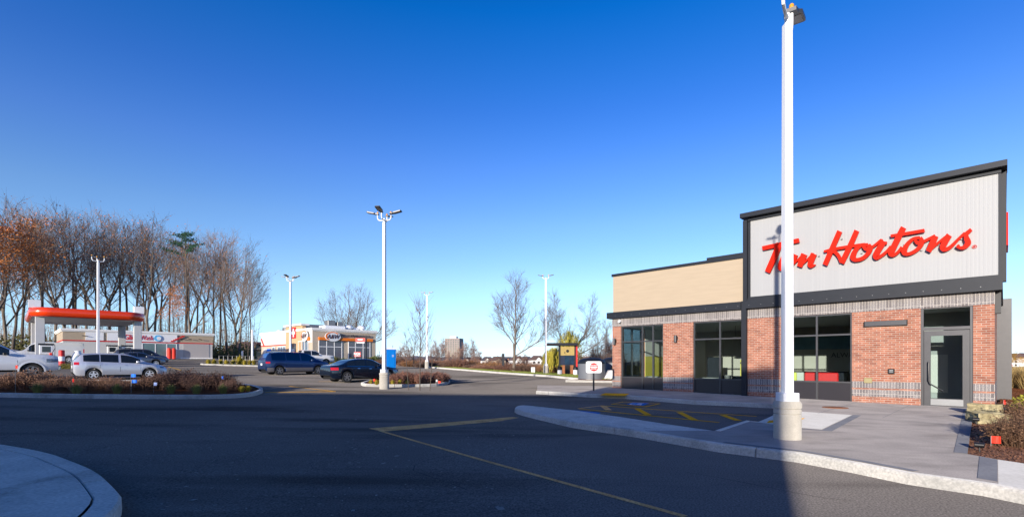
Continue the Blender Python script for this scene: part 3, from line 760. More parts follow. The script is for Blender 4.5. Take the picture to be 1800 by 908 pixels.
# interior shell
fl = MB().box(.302, SL - .302, .302, DEP - .302, .05, .17).build('floor', mat('shop_floor', (.4,.38,.35), .4, 0, .15, 2), shop)
MB().box(.302, SL - .302, .302, DEP - .302, HT + .02, HT + .1).build('ceiling', mat('shop_ceiling', (.4,.4,.4), .8), shop)
MB().box(.302, SL - .302, 8.0, 8.15, .171, HT + .019).build('inner_wall', mat('inner_wall', (.42,.38,.33), .8, 0, .2, .8), shop)
MB().box(9.7, 9.85, 3.8, 7.99, .171, HT + .019).build('inner_wall', mat('inner_partition', (.4,.36,.3), .8, 0, .2, .8), shop)
mw_ = mat('mustard_wall', (.55,.47,.08), .7, 0, .05, 1); MB().box(4.1, 4.6, 6.0, 6.12, .171, 1.75).build('yellow_wall', mw_, shop); MB().box(.301, .33, 2.72, 4.88, .171, 1.95).build('yellow_wall', mw_, shop); MB().box(.301, .325, 2.72, 4.88, 1.951, HT + .019).build('plaster', A_['offwhite'], shop)
MB().box(1.9, 1.99, 5.2, 6.5, .171, 2.9).build('screen_wall', A_['offwhite'], shop); MB().box(4.9, 5.0, 4.5, 4.6, .171, HT).build('column', A_['offwhite'], shop)
MB().box(10.6, SL - .303, 2.6, 2.7, .171, HT + .019).build('inner_wall', mat('vestibule_wall', (.34,.35,.34), .8, 0, .2, .8), shop); MB().box(11.9, 12.7, 2.55, 2.599, .5, 1.9).build('notice_board', A_['offwhite'], shop)
mn = MB().box(5.3, 9.2, 7.8, 7.95, 2.3, 3.0).build('menu_board', mat('menu_blue', (.10,.2,.25), .5, 0, .5, 3), shop)
text('lettering', 'ALWAYS', .34, A_['black'], shop, (8.55, 7.97, 1.98), (R(90), 0, 0), .02)
text('lettering', 'ALWAYS', .34, A_['black'], shop, (9.0, 7.98, 1.98), (R(90), 0, 0), .02) if False else None
ct = empty('counter', (*W(6.9, 7.0), .17), SA, 'pale service counter seen through the window behind the lamp pole', 'counter')
MB().box(-1.9, 1.8, -.35, .35, 0, .95).build('cabinet', A_['offwhite'], ct); MB().bbox(-1.95, 1.85, -.4, .4, .95, 1.0, .01).build('top', A_['dark'], ct)
cm = empty('coffee_machine', (*W(5.9, 7.2), 1.17), SA, 'black coffee machine on the counter inside the shop', 'machine')
MB().bbox(-.3, .3, -.25, .25, 0, .65, .02).build('body', A_['black'], cm); MB().box(-.05, .05, -.28, -.251, .2, .5).build('spout', A_['chrome'], cm)
def bench(x, y, wd, m, lab, rz=0):
    t = empty('bench_seat', (*W(x, y), .17), SA + rz, lab, 'bench')
    MB().bbox(-wd/2, wd/2, -.25, .25, .3, .46, .03).build('seat', m, t); MB().bbox(-wd/2, wd/2, -.3, -.18, .45, 1.05, .04).build('backrest', m, t)
    MB().box(-wd/2 + .05, wd/2 - .05, -.2, .2, 0, .3).build('base', A_['black'], t)
wx = FX(1455)
bench(FX(1436) , .85, 1.15, A_['red2'], 'red upholstered bench behind the lower part of the right shop window')
yb = mat('striped_yellow', (.6,.6,.12), .7, 0, .35, 9, stretch=(1, 1, .05))
bench(FX(1436) - 1.45, .85, 1.2, yb, 'yellow striped bench behind the right shop window, left of the red bench')
def table(x, y, lab):
    t = empty('cafe_table', (*W(x, y), .17), SA, lab, 'table', 'round tables inside the shop')
    MB().lathe([(.36, .70), (.38, .715), (.38, .73), (.36, .74)], 20).build('tabletop', A_['offwhite'], t, True); MB().lathe([(.25, 0), (.25, .02), (.04, .03), (.04, .70)], 14).build('leg', A_['black'], t, True)
def chair(x, y, rz, lab):
    t = empty('cafe_chair', (*W(x, y), .17), SA + rz, lab, 'chair', 'dark chairs inside the shop')
    MB().bbox(-.21, .21, -.2, .2, .42, .46, .012).build('seat', A_['black'], t)
    MB().add([(.21*math.sin(k/4*1.2), .2+.05*math.cos(k/4*1.4), z) for z in (.68, .86) for k in range(-4, 5)], [(k, k+1, k+10, k+9) for k in range(8)]).build('backrest', A_['black'], t)
    for sx in (-1, 1):
        for sy in (-1, 1): MB().tube([(sx*.17, sy*.16, .42), (sx*.2, sy*.2, 0)], .014, 6).build('leg', A_['black'], t)
        MB().tube([(sx*.18, .19, .46), (sx*.19, .22, .8)], .012, 6).build('back_post', A_['black'], t)
table(1.5, 1.4, 'round table just inside the leftmost shop window'); table(4.4, 1.5, 'round table inside the second window from the left corner, on its left side'); table(5.9, 1.6, 'round table inside the second window from the left corner, on its right side')
chair(2.1, 1.3, R(-90), 'dark chair right of the table in the leftmost shop window'); chair(3.8, 1.4, R(90), 'dark chair left of the first table in the second window')
chair(5.2, 1.4, R(20), 'dark chair between the two tables in the second window'); chair(5.9, .9, R(180), 'dark chair nearest the glass in the second window')
def pendant(x, y, lab):
    t = empty('pendant_lamp', (*W(x, y), 2.75), SA, lab, 'lamp', 'pendant lamps inside the shop')
    MB().lathe([(.02, .1), (.1, .08), (.34, .02), (.36, 0), (.34, 0), (.3, .015)], 20).build('lamp_shade', A_['offwhite'], t, True); MB().tube([(0,0,.08), (0,0,.65)], .008, 5).build('cord', A_['black'], t)
pendant(3.6, 4.2, 'round pendant lamp seen in the left pane of the second shop window'); pendant(4.9, 3.2, 'round pendant lamp seen in the right pane of the second shop window')
MB().box(3.1, 3.7, 4.2, 4.7, .171, 1.9).build('kiosk', A_['dark'], shop)

# the plaza block behind the camera, whose long evening shadow lies over the drive
pz = empty('plaza_building', (-5.85, -12, 0), 0, 'tan plaza block behind the camera casting the long shadow', 'building')
PH1, PH2 = 6.75, 7.5
MB().prism([(-8.7, 0), (0, 0), (-7.21, -14), (-8.7, -14)], 0, PH2).box(-72, -8.701, -14, 0, 0, PH1).build('wall', A_['tan'], pz)
MB().box(-8.45, 0 - .05, .001, .02, .1, 3.2).build('window', A_['glassdark'], pz)
MB().box(-70, -13, .001, .02, .4, 3.1).build('window', A_['glassdark'], pz)
# ------------------------------------------------------------------ lamp posts
ordn = ['first','second','third','fourth','fifth','sixth','seventh','eighth','ninth','tenth','eleventh','twelfth','thirteenth','fourteenth','fifteenth','sixteenth','seventeenth','eighteenth','nineteenth','twentieth']
def nth(i):
    if i < 20: return ordn[i]
    return {20: 'twenty-first', 21: 'twenty-second', 22: 'twenty-third', 23: 'twenty-fourth', 24: 'twenty-fifth', 25: 'twenty-sixth', 26: 'twenty-seventh', 27: 'twenty-eighth', 28: 'twenty-ninth', 29: 'thirtieth', 30: 'thirty-first', 31: 'thirty-second', 32: 'thirty-third', 33: 'thirty-fourth'}[i]
def lamp(name_label, loc, H, heads, rz=0, baseh=.72, group='white lamp posts of the car park', arm=.55, hs=1.0):
    x, y = loc[:2]; z = loc[2] if len(loc) > 2 else G(x, y)
    t = empty('lamp_post', (x, y, z), rz, name_label, 'lamp post', group)
    r = .24
    MB().lathe([(r, -.15), (r, .46), (r - .018, .475), (r, .49), (r, .56), (r - .018, .575), (r + .006, .59), (r + .008, baseh - .05), (r - .02, baseh)], 32).build('concrete_base', A_['polebase'], t, True)
    MB().bbox(-.15, .15, -.15, .15, baseh - .01, baseh + .16, .01).build('base_cover', A_['whitemetal'], t)
    a, b = .085, .07
    m = MB(); c = .012
    def sq(w): return [(w-c, -w), (w, -w+c), (w, w-c), (w-c, w), (-w+c, w), (-w, w-c), (-w, -w+c), (-w+c, -w)]
    m.v = [(p[0], p[1], baseh + .1) for p in sq(a)] + [(p[0], p[1], H) for p in sq(b)]
    m.f = [tuple(range(8)), tuple(range(8, 16))] + [(i, (i+1) % 8, (i+1) % 8 + 8, i + 8) for i in range(8)]
    m.build('pole', A_['whitemetal'], t)
    MB().bbox(-.05, .05, -.098, -.082, baseh + .35, baseh + .6, .006).build('hand_hole_cover', A_['whitemetal'], t)
    MB().tube([(0,0,H - .05), (0,0,H + .2)], .05, 10).build('tenon', A_['whitemetal'], t, True)
    for ang in heads:
        ca, sa = math.cos(R(ang)), math.sin(R(ang))
        ah = arm / .55; pts = [(0, H + .12), (arm * .45, H + .12 - .04*ah), (arm * .85, H + .12 + .01*ah), (arm, H + .12 + .18*ah), (arm, H + .12 + .40*ah)]
        am = MB().tube([(ca*d, sa*d, z_) for d, z_ in pts], .032, 8).build('arm', A_['whitemetal'], t, True)
        hd = MB(); tl = R(12)
        def Q(u, v, w_):     # u outward, v sideways, w up, tilted up outward
            u, v, w_ = u*hs, v*hs, w_*hs
            uu = arm + .0 + u * math.cos(tl) - w_ * math.sin(tl); zz_ = H + .12 + .40*ah + .06*hs + u * math.sin(tl) + w_ * math.cos(tl)
            return (ca*uu - sa*v, sa*uu + ca*v, zz_)
        out = [(-.08, -.09), (.12, -.11), (.2, -.17), (.68, -.17), (.72, -.13), (.72, .13), (.68, .17), (.2, .17), (.12, .11), (-.08, .09)]
        n_ = len(out)
        hd.add([Q(u, v, -.035) for u, v in out] + [Q(u, v, .035) for u, v in out], [tuple(range(n_)), tuple(range(n_, 2*n_))] + [(i, (i+1) % n_, (i+1) % n_ + n_, i + n_) for i in range(n_)])
        ho = hd.build('lamp_head', A_['frame'], t)
        MB().add([Q(.24, -.13, -.039), Q(.64, -.13, -.039), Q(.64, .13, -.039), Q(.24, .13, -.039)], [(0,1,2,3)]).build('lens', A_['lens'], ho)
        q = Q(0, 0, .04); MB().lathe([(.045, 0), (.045, .06), (.03, .085)], 12, q).build('sensor', A_['orangeplastic'], ho, True)
    return t
P = gp(1384, 770, .15)
NL = lamp('tall square white lamp post on a ribbed concrete base in front of the coffee shop', (P[0], P[1], .15), 7.92, (53, 233), 0)
lamp('white four headed lamp post on the small planted island right of the black sedan', (*ap(675.5, 25.2), G(*ap(675.5, 25.2)) + .12), 8.35, (10, 100, 190, 280), R(-18), arm=.36, hs=.78)
lamp('white two headed lamp post on the grass verge beside the drive through canopy', (*ap(959.5, 43.5), G(*ap(959.5, 43.5)) + .1), 8.25, (0, 180), R(-8), arm=.26, hs=.6)
lamp('white two headed lamp post on the verge just left of the distant tower block', (*ap(750.5, 57), G(*ap(750.5, 57)) + .1), 8.25, (0, 180), R(-8), arm=.28, hs=.62)
lamp('white four headed lamp post standing in front of the cream fast food building', ap(510.5, 46), 8.2, (10, 100, 190, 280), R(-18), arm=.36, hs=.78)
lamp('white lamp post standing in front of the red fuel canopy', ap(172.5, 36.5), 8.1, (0, 90, 180), R(50), arm=.36, hs=.7)

# ------------------------------------------------------------------ bare trees
def branch_tube(mb, pts, r0, r1, n):
    k = len(pts); mb.tube(pts, [r0 + (r1 - r0) * i / (k-1) for i in range(k)], n, cap=False)
def grow(rg, crown, trunk, p, d, L, r, lvl, maxl, tips, up=.25, spread=38, nb=(3, 4), lenf=(.55, .78), wob=.16, minr=.008, nb0=0):
    """one limb and everything that grows from it"""
    seg = 5 if lvl < 2 else 3
    pts = [p.copy()]; dd = d.copy(); q = p.copy()
    for i in range(seg):
        dd = (dd + Vector((rg.uniform(-1,1), rg.uniform(-1,1), rg.uniform(-1,1))) * wob + Vector((0,0,up * .25))).normalized()
        q = q + dd * L / seg; pts.append(q.copy())
    r1 = r * (.62 if lvl else .55)
    (trunk if lvl == 0 else crown).tube(pts, [max(minr, r + (r1 - r) * i / seg) for i in range(seg + 1)], 8 if lvl == 0 else (5 if lvl == 1 else 3), cap=False)
    if lvl >= maxl: tips.append(q.copy()); return
    n = rg.randint(*nb) + (nb0 if lvl == 0 else 0)
    for k in range(n + (2 if lvl in (1, 2) else 0)):
        t = 1. if k < 2 else rg.uniform(.35 if lvl else (.35 if nb0 else .55), .97)
        i = min(seg - 1, int(t * seg)); f = t * seg - i
        s = pts[i].lerp(pts[i+1], f) if t < 1 else q.copy()
        base = (pts[i+1] - pts[i]).normalized()
        ax = base.orthogonal().normalized(); ax.rotate(Matrix.Rotation(rg.uniform(0, 2*math.pi), 3, base))
        nd = base.copy(); nd.rotate(Matrix.Rotation(R(rg.uniform(.45, 1.1) * spread * (1 if k > 1 else .6)), 3, ax))
        nd = (nd + Vector((0, 0, up))).normalized()
        rr = r1 * (.8 if k == 0 else rg.uniform(.4, .65))
        grow(rg, crown, trunk, s, nd, L * rg.uniform(*lenf) * (1 if t == 1. else .85), max(minr, rr), lvl + 1, maxl, tips, up, spread, nb, lenf, wob, minr, nb0)
def leaves(rg, pts, n, size, spread, flat=False):
    mb = MB()
    for _ in range(n):
        c = rg.choice(pts) + Vector((rg.gauss(0, spread), rg.gauss(0, spread), rg.gauss(0, spread * (.35 if flat else .8))))
        a = Vector((rg.uniform(-1,1), rg.uniform(-1,1), rg.uniform(-1,1))).normalized() * size * rg.uniform(.5, 1.2); b = a.orthogonal().normalized() * a.length * .6
        mb.add([c - a, c + b, c + a, c - b], [(0,1,2,3)])
    return mb
def tree_meshes(seed, H, trunkf=.34, r=.3, maxl=5, spread=30, up=.3, fork=True, leafn=0, lsize=.16, lpart=.4, nb=(2,3), leafsel=None, wob=.13, minr=.014, lean=(0,0), lsp=.45, twn=0, nb0=0, lenf=(.66,.86)):
    rg = random.Random(seed); crown, trunk, tips = MB(), MB(), []
    d0 = Vector((lean[0], lean[1], 1)).normalized()
    grow(rg, crown, trunk, Vector((0,0,-.3)), d0, H * trunkf, r, 0, maxl, tips, up, spread, nb, lenf, wob, minr, nb0)
    zmax = max(t.z for t in tips); 
    f = H / zmax
    for mb in (crown, trunk): mb.v = [(v[0]*f, v[1]*f, v[2]*f) for v in mb.v]
    tips = [t * f for t in tips]
    for tt in (tips if twn else []):      # fine end twigs
        for _ in range(twn):
            dv = Vector((rg.gauss(0,1), rg.gauss(0,1), rg.gauss(.5,.8))).normalized() * rg.uniform(.4, 1.1)
            crown.tube([tt, tt + dv * .5 + Vector((0,0,.05)), tt + dv], [minr*.9, minr*.7, minr*.4], 3, cap=False)
    lf = None
    if leafn:
        sel = [t for t in tips if (leafsel(t) if leafsel else rg.random() < lpart)] or tips
        lf = leaves(rg, sel, leafn, lsize, lsp, True)
    return trunk, crown, lf
def make_tree(name, meshes, mats, loc, rz, sc, label, cat='tree', group=None):
    o = empty(name, loc, rz, label, cat, group)
    names = ('trunk', 'crown', 'leaves')
    for me, n in zip(meshes, names):
        if me is None: continue
        ob = bpy.data.objects.new(n, me); C.objects.link(ob); ob.parent = o
    o.scale = (sc if hasattr(sc, '__len__') else (sc,)*3)
    return o
def leader_tree(seed, H, r, leaders, n1=24, n2=7, n3=4, ang=48, Lf=.42, minr=.012, tw=1.0, curve=.35, leafn=0, lsize=.17, leafhi=.0, lsp=.5, extra=()):
    """tree built from one or more leaders; each carries ascending limbs, branchlets and twigs.
    leaders: (fraction of H where it leaves the bole, azimuth, outward lean, fraction of H of its top, radius factor)"""
    rg = random.Random(seed); trunk, crown, tips = MB(), MB(), []
    fk = max(l[0] for l in leaders)
    bole = [Vector((0,0,-.3))]; nB = 7
    wx_, wy_ = rg.uniform(-1,1), rg.uniform(-1,1)
    for i in range(1, nB + 1):
        t = i/nB; bole.append(Vector((math.sin(t*3 + wx_)*.012*H*t, math.cos(t*2.6 + wy_)*.012*H*t, fk*H*t)))
    trunk.tube(bole, [r*(1.25 if i == 0 else 1) * (1 - .3*i/nB) for i in range(nB + 1)], 9, cap=False)
    for (fs, az, lean, ft, rf) in leaders:
        s0 = bole[min(nB, int(fs/fk*nB))]; n = 9; P = [s0]
        top = Vector((math.cos(az)*lean*H, math.sin(az)*lean*H, ft*H))
        for i in range(1, n + 1):
            t = i/n; q = s0.lerp(top, t); o_ = math.sin(t*math.pi)*lean*H*.28
            P.append(Vector((q.x + math.cos(az)*o_ + rg.gauss(0,.006)*H, q.y + math.sin(az)*o_ + rg.gauss(0,.006)*H, q.z)))
        r0 = r*.7*rf; trunk.tube(P, [max(minr*1.2, r0*(1 - .93*i/n)) for i in range(n + 1)], 7, cap=False); tips.append(P[-1])
        L0 = (top - s0).length; nn = max(6, int(n1*L0/H/.7))
        for k in range(nn):
            t = .06 + .9*((k + rg.random())/nn); i = min(n-1, int(t*n)); b = P[i].lerp(P[i+1], t*n - i); ax = (P[i+1] - P[i]).normalized()
            a = az + rg.gauss(0, 1.4) if lean > .03 and rg.random() < .6 else rg.uniform(0, 6.28)
            out = Vector((math.cos(a), math.sin(a), 0)); an = R(rg.gauss(ang, 9)); d = (ax*math.cos(an) + out*math.sin(an)).normalized()
            L = (L0*(1 - t)*.75 + .16*H) * Lf * rg.uniform(.7, 1.25)*1.6; rr = max(minr*1.3, r0*(1 - .93*t)*.42)
            m = 6; Q = [b]; dd = d.copy()
            for j in range(m):
                dd = (dd + Vector((rg.gauss(0,.10), rg.gauss(0,.10), curve*.35 + rg.gauss(0,.06)))).normalized(); Q.append(Q[-1] + dd*L/m)
            crown.tube(Q, [max(minr, rr*(1 - .85*j/m)) for j in range(m+1)], 4, cap=False); tips.append(Q[-1])
            for k2 in range(max(3, int(n2*min(1.5, L/(.22*H))))):
                t2 = rg.uniform(.12, .98); j = min(m-1, int(t2*m)); b2 = Q[j].lerp(Q[j+1], t2*m - j); a2 = (Q[j+1] - Q[j]).normalized()
                sd = a2.cross(Vector((rg.gauss(0,1), rg.gauss(0,1), rg.gauss(0,1)))).normalized(); d2 = (a2*.75 + sd*rg.uniform(.5,.9) + Vector((0,0,.25))).normalized(); L2 = L*(1.05 - t2)*rg.uniform(.35,.7) + .03*H
                e1 = b2 + d2*L2*.5; e2 = b2 + d2*L2 + Vector((0,0,L2*.12)); crown.tube([b2, e1, e2], [max(minr*.8, rr*.4), minr*.75, minr*.6], 3, cap=False); tips.append(e2)
                for k3 in range(n3):
                    t3 = rg.uniform(.25, 1); b3 = b2.lerp(e2, t3); d3 = (d2 + Vector((rg.gauss(0,.6), rg.gauss(0,.6), rg.gauss(.15,.4)))).normalized()*rg.uniform(.45, 1.1)*tw
                    crown.tube([b3, b3 + d3*.55, b3 + d3 + Vector((0,0,.06))], [minr*.55, minr*.45, minr*.3], 3, cap=False)
                    if k3 == 0: tips.append(b3 + d3)
    lf = leaves(rg, [t for t in tips if t.z > leafhi*H], leafn, lsize, lsp, True) if leafn else None
    return trunk, crown, lf
protos = []
specs = [
    dict(seed=11, r=.22, leaders=[(.42, .3, .13, .96, 1), (.42, 2.6, .12, 1.0, .95), (.36, 4.6, .16, .86, .75)]),
    dict(seed=22, r=.19, leaders=[(.55, 1.0, .06, 1.0, 1), (.5, 4.0, .14, .9, .7)]),
    dict(seed=5, r=.24, leaders=[(.28, 2.0, .17, .95, .9), (.30, 5.2, .14, 1.0, 1), (.30, 3.6, .08, .9, .7), (.24, .6, .2, .84, .7)]),
    dict(seed=41, r=.17, leaders=[(.62, .5, .04, 1.0, 1)]),
    dict(seed=57, r=.20, leaders=[(.46, 3.3, .15, .95, .95), (.46, .2, .10, 1.0, 1), (.40, 1.8, .18, .82, .65)]),
    dict(seed=68, r=.16, leaders=[(.5, 5.0, .08, 1.0, 1), (.5, 2.0, .1, .93, .8)])]
for k, s_ in enumerate(specs):
    tr, cr, lf = leader_tree(H=20, minr=.017, n1=20, n2=6, n3=3, Lf=.44, tw=1.3, ang=44, leafn=(260 if k in (0, 2, 4) else 0), lsize=.15, **s_)
    bk_ = A_['bark'] if k % 2 else A_['barkpale']
    protos.append((tr.mesh('trunk', bk_, True), cr.mesh('crown', A_['twigred'] if k % 3 == 0 else A_['twig']), lf.mesh('leaves', A_['leaforange'], 'open') if lf else None, k))
orange_leafy = leader_tree(seed=91, H=20, r=.22, leaders=[(.3, 1, .1, 1.0, 1), (.3, 4, .12, .9, .8)], n1=20, n2=6, n3=2, Lf=.4, minr=.02, leafn=2900, lsize=.18, leafhi=.35, lsp=.75)
OL = [orange_leafy[0].mesh('trunk', A_['bark'], True), orange_leafy[1].mesh('crown', A_['twig']), orange_leafy[2].mesh('leaves', A_['leaforange'], 'open')]
# woodland: (photo x of the trunk, distance, photo y of the top, kind)
wood = [(-30, 88, 385, 0), (-8, 80, 392, 9), (8, 92, 378, 2), (22, 84, 383, 9), (38, 96, 380, 1), (52, 104, 384, 3), (66, 86, 396, 4), (82, 98, 382, 5), (96, 90, 392, 0), (112, 100, 383, 2), (126, 92, 395, 3),
        (138, 104, 388, 1), (152, 95, 386, 4), (166, 106, 392, 5), (180, 98, 388, 2), (194, 108, 398, 0), (206, 100, 394, 3), (220, 110, 400, 1), (234, 100, 402, 4), (248, 108, 408, 5), (258, 97, 404, 2), (272, 104, 412, 0),
        (284, 112, 420, 1), (298, 103, 425, 3), (330, 100, 424, 2), (343, 110, 420, 5), (357, 104, 425, 4), (372, 101, 428, 0), (386, 107, 424, 3), (399, 99, 422, 1), (412, 103, 440, 2), (421, 98, 450, 4), (440, 96, 478, 5)]
for i, (px, Y, ty, k) in enumerate(wood):
    x, y = ap(px, Y); z = G(x, y); top = zz(ty, Y) - z
    me = OL if k == 9 else protos[k][:3]
    desc = 'orange leaved tree' if k == 9 else 'bare grey tree'
    where = 'behind the fuel canopy' if px < 262 else ('behind the car wash' if px < 375 else 'right of the car wash')
    make_tree('woodland_tree', me, None, (x, y, z - .2), rnd.uniform(0, 6.28), (top / 20, top / 20, top / 20), f'tall {desc} {where}, {nth(i)} of the woodland from the left', 'tree', 'tall trees of the woodland edge').rotation_euler = (rnd.gauss(0, .035), rnd.gauss(0, .035), rnd.uniform(0, 6.28))
# orange leaved young tree over the car wash, small ones
for px, Y, ty, lb in ((304, 93, 505, 'small tree full of orange leaves rising just behind the car wash roof'),):
    x, y = ap(px, Y); z = G(x, y); top = zz(ty, Y) - z
    make_tree('leafy_tree', OL, None, (x, y, z - .2), 1.2, (top/20*.8, top/20*.8, top/20), lb)
# pine whose dark top stands over the woodland
def pine(loc, H, label):
    o = empty('pine_tree', loc, 0, label, 'tree'); rg = random.Random(3)
    MB().tube([(0,0,-.3), (.2,.1,H*.5), (0,0,H)], [.3, .2, .05], 8).build('trunk', A_['bark'], o, True)
    cr = MB()
    for k in range(11):
        h = H * (.82 + .17 * k / 10); k = k + 4; L = 3.6 * (1 - (k/15)**1.4) + .8; a = k * 2.4
        e = Vector((math.cos(a) * L, math.sin(a) * L, h + .28 * L)); s = Vector((0,0,h))
        cr.tube([s, e], [.06, .02], 4, cap=False)
        for _ in range(130):
            t = rg.uniform(.2, 1.05); c = s.lerp(e, t) + Vector((rg.gauss(0,.35), rg.gauss(0,.35), rg.gauss(.1,.18)))
            d = Vector((rg.gauss(0,1), rg.gauss(0,1), rg.gauss(.4,.6))).normalized() * .3; n = d.orthogonal().normalized() * .08
            cr.add([c - n, c + n, c + d], [(0,1,2)])
    cr.build('crown', A_['needle'], o)
x, y = ap(326, 95); pine((x, y, G(x, y)), zz(410, 95) - G(x, y), 'dark green pine whose top sticks out of the bare woodland')
# thin reddish trees beside the restaurant
x, y = ap(436, 90); make_tree('slender_tree', [protos[5][0], protos[5][1]], None, (x, y, G(x, y) - .2), 2, ((zz(505, 90) - G(x,y))/20*.55,)*2 + ((zz(505, 90) - G(x,y))/20,), 'slender reddish bare tree between the woodland and the fast food building')

def unique_tree(name, label, px, Y, ty, group=None, leafmat=None, barkm='bark', twigm='twig', sq=1.0, rz=0, **kw):
    x, y = ap(px, Y); z = G(x, y); H = zz(ty, Y) - z
    tr, cr, lf = leader_tree(H=H, **kw)
    o = empty(name, (x, y, z - .1), rz, label, 'tree', group)
    tr.build('trunk', A_[barkm], o, True); cr.build('crown', A_[twigm], o)
    if lf: lf.build('leaves', A_[leafmat or 'leafyellow'], o, 'open')
    o.scale = (sq, sq, 1); return o
unique_tree('bare_tree', 'large bare tree on the verge left of the drive through canopy', 903, 50, 484, seed=17, r=.17, leaders=[(.22, 1.2, .05, 1.0, 1), (.20, -.25, .40, .62, .55), (.30, 3.0, .16, .72, .45)], n1=30, n2=9, n3=5, ang=50, Lf=.33, minr=.009, tw=.75, barkm='barkpale')
unique_tree('bare_tree', 'bare spreading tree with a leaning trunk behind the drive through canopy', 996, 52, 520, seed=29, r=.13, leaders=[(.18, .1, .34, .95, 1), (.2, 2.8, .16, 1.0, .6), (.18, -.2, .55, .62, .6)], n1=26, n2=8, n3=5, ang=52, Lf=.36, minr=.008, tw=.65, barkm='barkpale', leafn=260, lsize=.07)
unique_tree('bare_tree', 'bare multi stemmed tree behind the fast food building roof', 612, 100, 503, seed=33, r=.3, leaders=[(.12, .1, .16, .98, .8), (.12, 3.0, .2, .92, .7), (.14, 1.5, .05, 1.0, .9), (.12, 3.3, .34, .75, .6), (.12, -.3, .3, .85, .6)], n1=20, n2=7, n3=4, ang=40, Lf=.30, minr=.016, tw=1.4)
unique_tree('bare_tree', 'lower bare spreading tree right of the multi stemmed one over the fast food roof', 640, 98, 545, seed=35, r=.2, leaders=[(.3, .2, .4, .95, .8), (.3, 2.9, .2, 1.0, .8), (.3, -.1, .6, .7, .7)], n1=18, n2=5, n3=3, ang=50, Lf=.42, minr=.014, tw=1.1)
unique_tree('bare_tree', 'thin bare tree on the verge left of the distant tower block', 727, 62, 575, seed=37, r=.07, leaders=[(.2, 1, .08, 1.0, 1), (.2, 3.4, .2, .85, .8)], n1=16, n2=5, n3=3, ang=34, Lf=.28, minr=.009, tw=.6)
unique_tree('bare_tree', 'thin bare tree with one tall stem right of the waste drums', 1064, 70, 588, seed=71, r=.06, leaders=[(.4, 1, .02, 1.0, 1)], n1=30, n2=6, n3=4, ang=50, Lf=.22, minr=.01, tw=.5)
bb = [leader_tree(seed=500 + k, H=4.2, r=.05, leaders=[(.1, 1 + k, .18, 1.0, 1), (.1, 3 + k, .22, .9, .9), (.12, 5 + k, .2, .8, .8)], n1=18, n2=6, n3=4, ang=44, Lf=.34, minr=.011, tw=.5, leafn=260, lsize=.06, lsp=.3) for k in range(2)]
BB = [(t_.mesh('trunk', A_['bark'], True), c_.mesh('crown', A_['twigred']), l_.mesh('leaves', A_['leaforange'], 'open')) for t_, c_, l_ in bb]
for i, (px, Y, s) in enumerate(((700, 72, .6), (716, 70, .65), (762, 76, .7), (775, 80, .95), (791, 74, .5), (806, 78, .6), (822, 74, .9), (838, 70, .6), (858, 68, .35), (878, 66, .4), (920, 58, .45), (1046, 58, .75), (1062, 56, .9), (1074, 60, .8))):
    x, y = ap(px, Y); make_tree('bushy_tree', BB[i % 2], None, (x, y, G(x, y) - .1), i * 1.9, s, f'small twiggy brown bushy tree beyond the far verge, {nth(i)} from the left', 'bush', 'small twiggy trees beyond the verge')
# young staked tree on the middle island
def sapling(px, Y, ty, label):
    x, y = ap(px, Y); z = G(x, y) + .1; H = zz(ty, Y) - z
    o = empty('sapling', (x, y, z), 0, label, 'tree'); rg = random.Random(8)
    MB().tube([(0,0,-.1), (.02,0,H*.5), (0,0,H)], [.03, .022, .006], 7).build('trunk', A_['bark'], o, True)
    cr = MB()
    for k in range(46):
        h = H * rg.uniform(.22, .93); a = rg.uniform(0, 6.28); L = (H - h) * .32 + .35; s = Vector((0,0,h)); pts = [s]
        d = Vector((math.cos(a)*.8, math.sin(a)*.8, .55))
        for j in range(4): d = (d + Vector((0,0,.35))).normalized(); s = s + d * L / 3; pts.append(s)
        cr.tube(pts, [.010, .008, .006, .005, .003], 3, cap=False)
        for j in range(3):
            s2 = pts[rg.randint(1,3)]; d2 = (d + Vector((rg.gauss(0,.6), rg.gauss(0,.6), .2))).normalized(); cr.tube([s2, s2 + d2*.3, s2 + d2*.6 + Vector((0,0,.1))], [.006,.004,.002], 3, cap=False)
    cr.build('crown', A_['twigred'], o)
    for sx in (-.55, .5):
        MB().tube([(sx, 0, -.1), (sx * 1.25, 0, 1.5)], .018, 6).build('stake', A_['bark'], o)
sapling(738, 24.6, 532, 'young bare staked tree growing in the hedge of the small middle island')

# ------------------------------------------------------------------ shrubs, hedges, grasses
def shrub_mesh(seed, w, h, n, m, name='foliage', leafm=None, wr=.006):
    rg = random.Random(seed); mb = MB()
    for _ in range(n):
        a = rg.uniform(0, 6.28); rr = math.sqrt(rg.random()); b = Vector((math.cos(a)*rr*w*.35, math.sin(a)*rr*w*.35, 0))
        e = Vector((math.cos(a)*rr*w*.5, math.sin(a)*rr*w*.5, h * rg.uniform(.55, 1.0) * (1 - .35*rr*rr)))
        mdl = b.lerp(e, .5) + Vector((rg.gauss(0,.03), rg.gauss(0,.03), 0))
        mb.tube([b, mdl, e], [wr, wr*.8, wr*.5], 3, cap=False)
        for _k in range(5):
            s = mdl.lerp(e, rg.uniform(-.3, 1)); d = Vector((rg.gauss(0,1), rg.gauss(0,1), rg.gauss(.6,.7))).normalized() * h * rg.uniform(.1, .24)
            mb.tube([s, s + d], [wr*.7, wr*.3], 3, cap=False)
            if rg.random() < .8:
                c = s + d; q = d.orthogonal().normalized() * .018; d_ = d.normalized() * .022
                mb.add([c - q, c + d_, c + q, c - d_], [(0,1,2,3)])
    return mb.mesh(name, m)
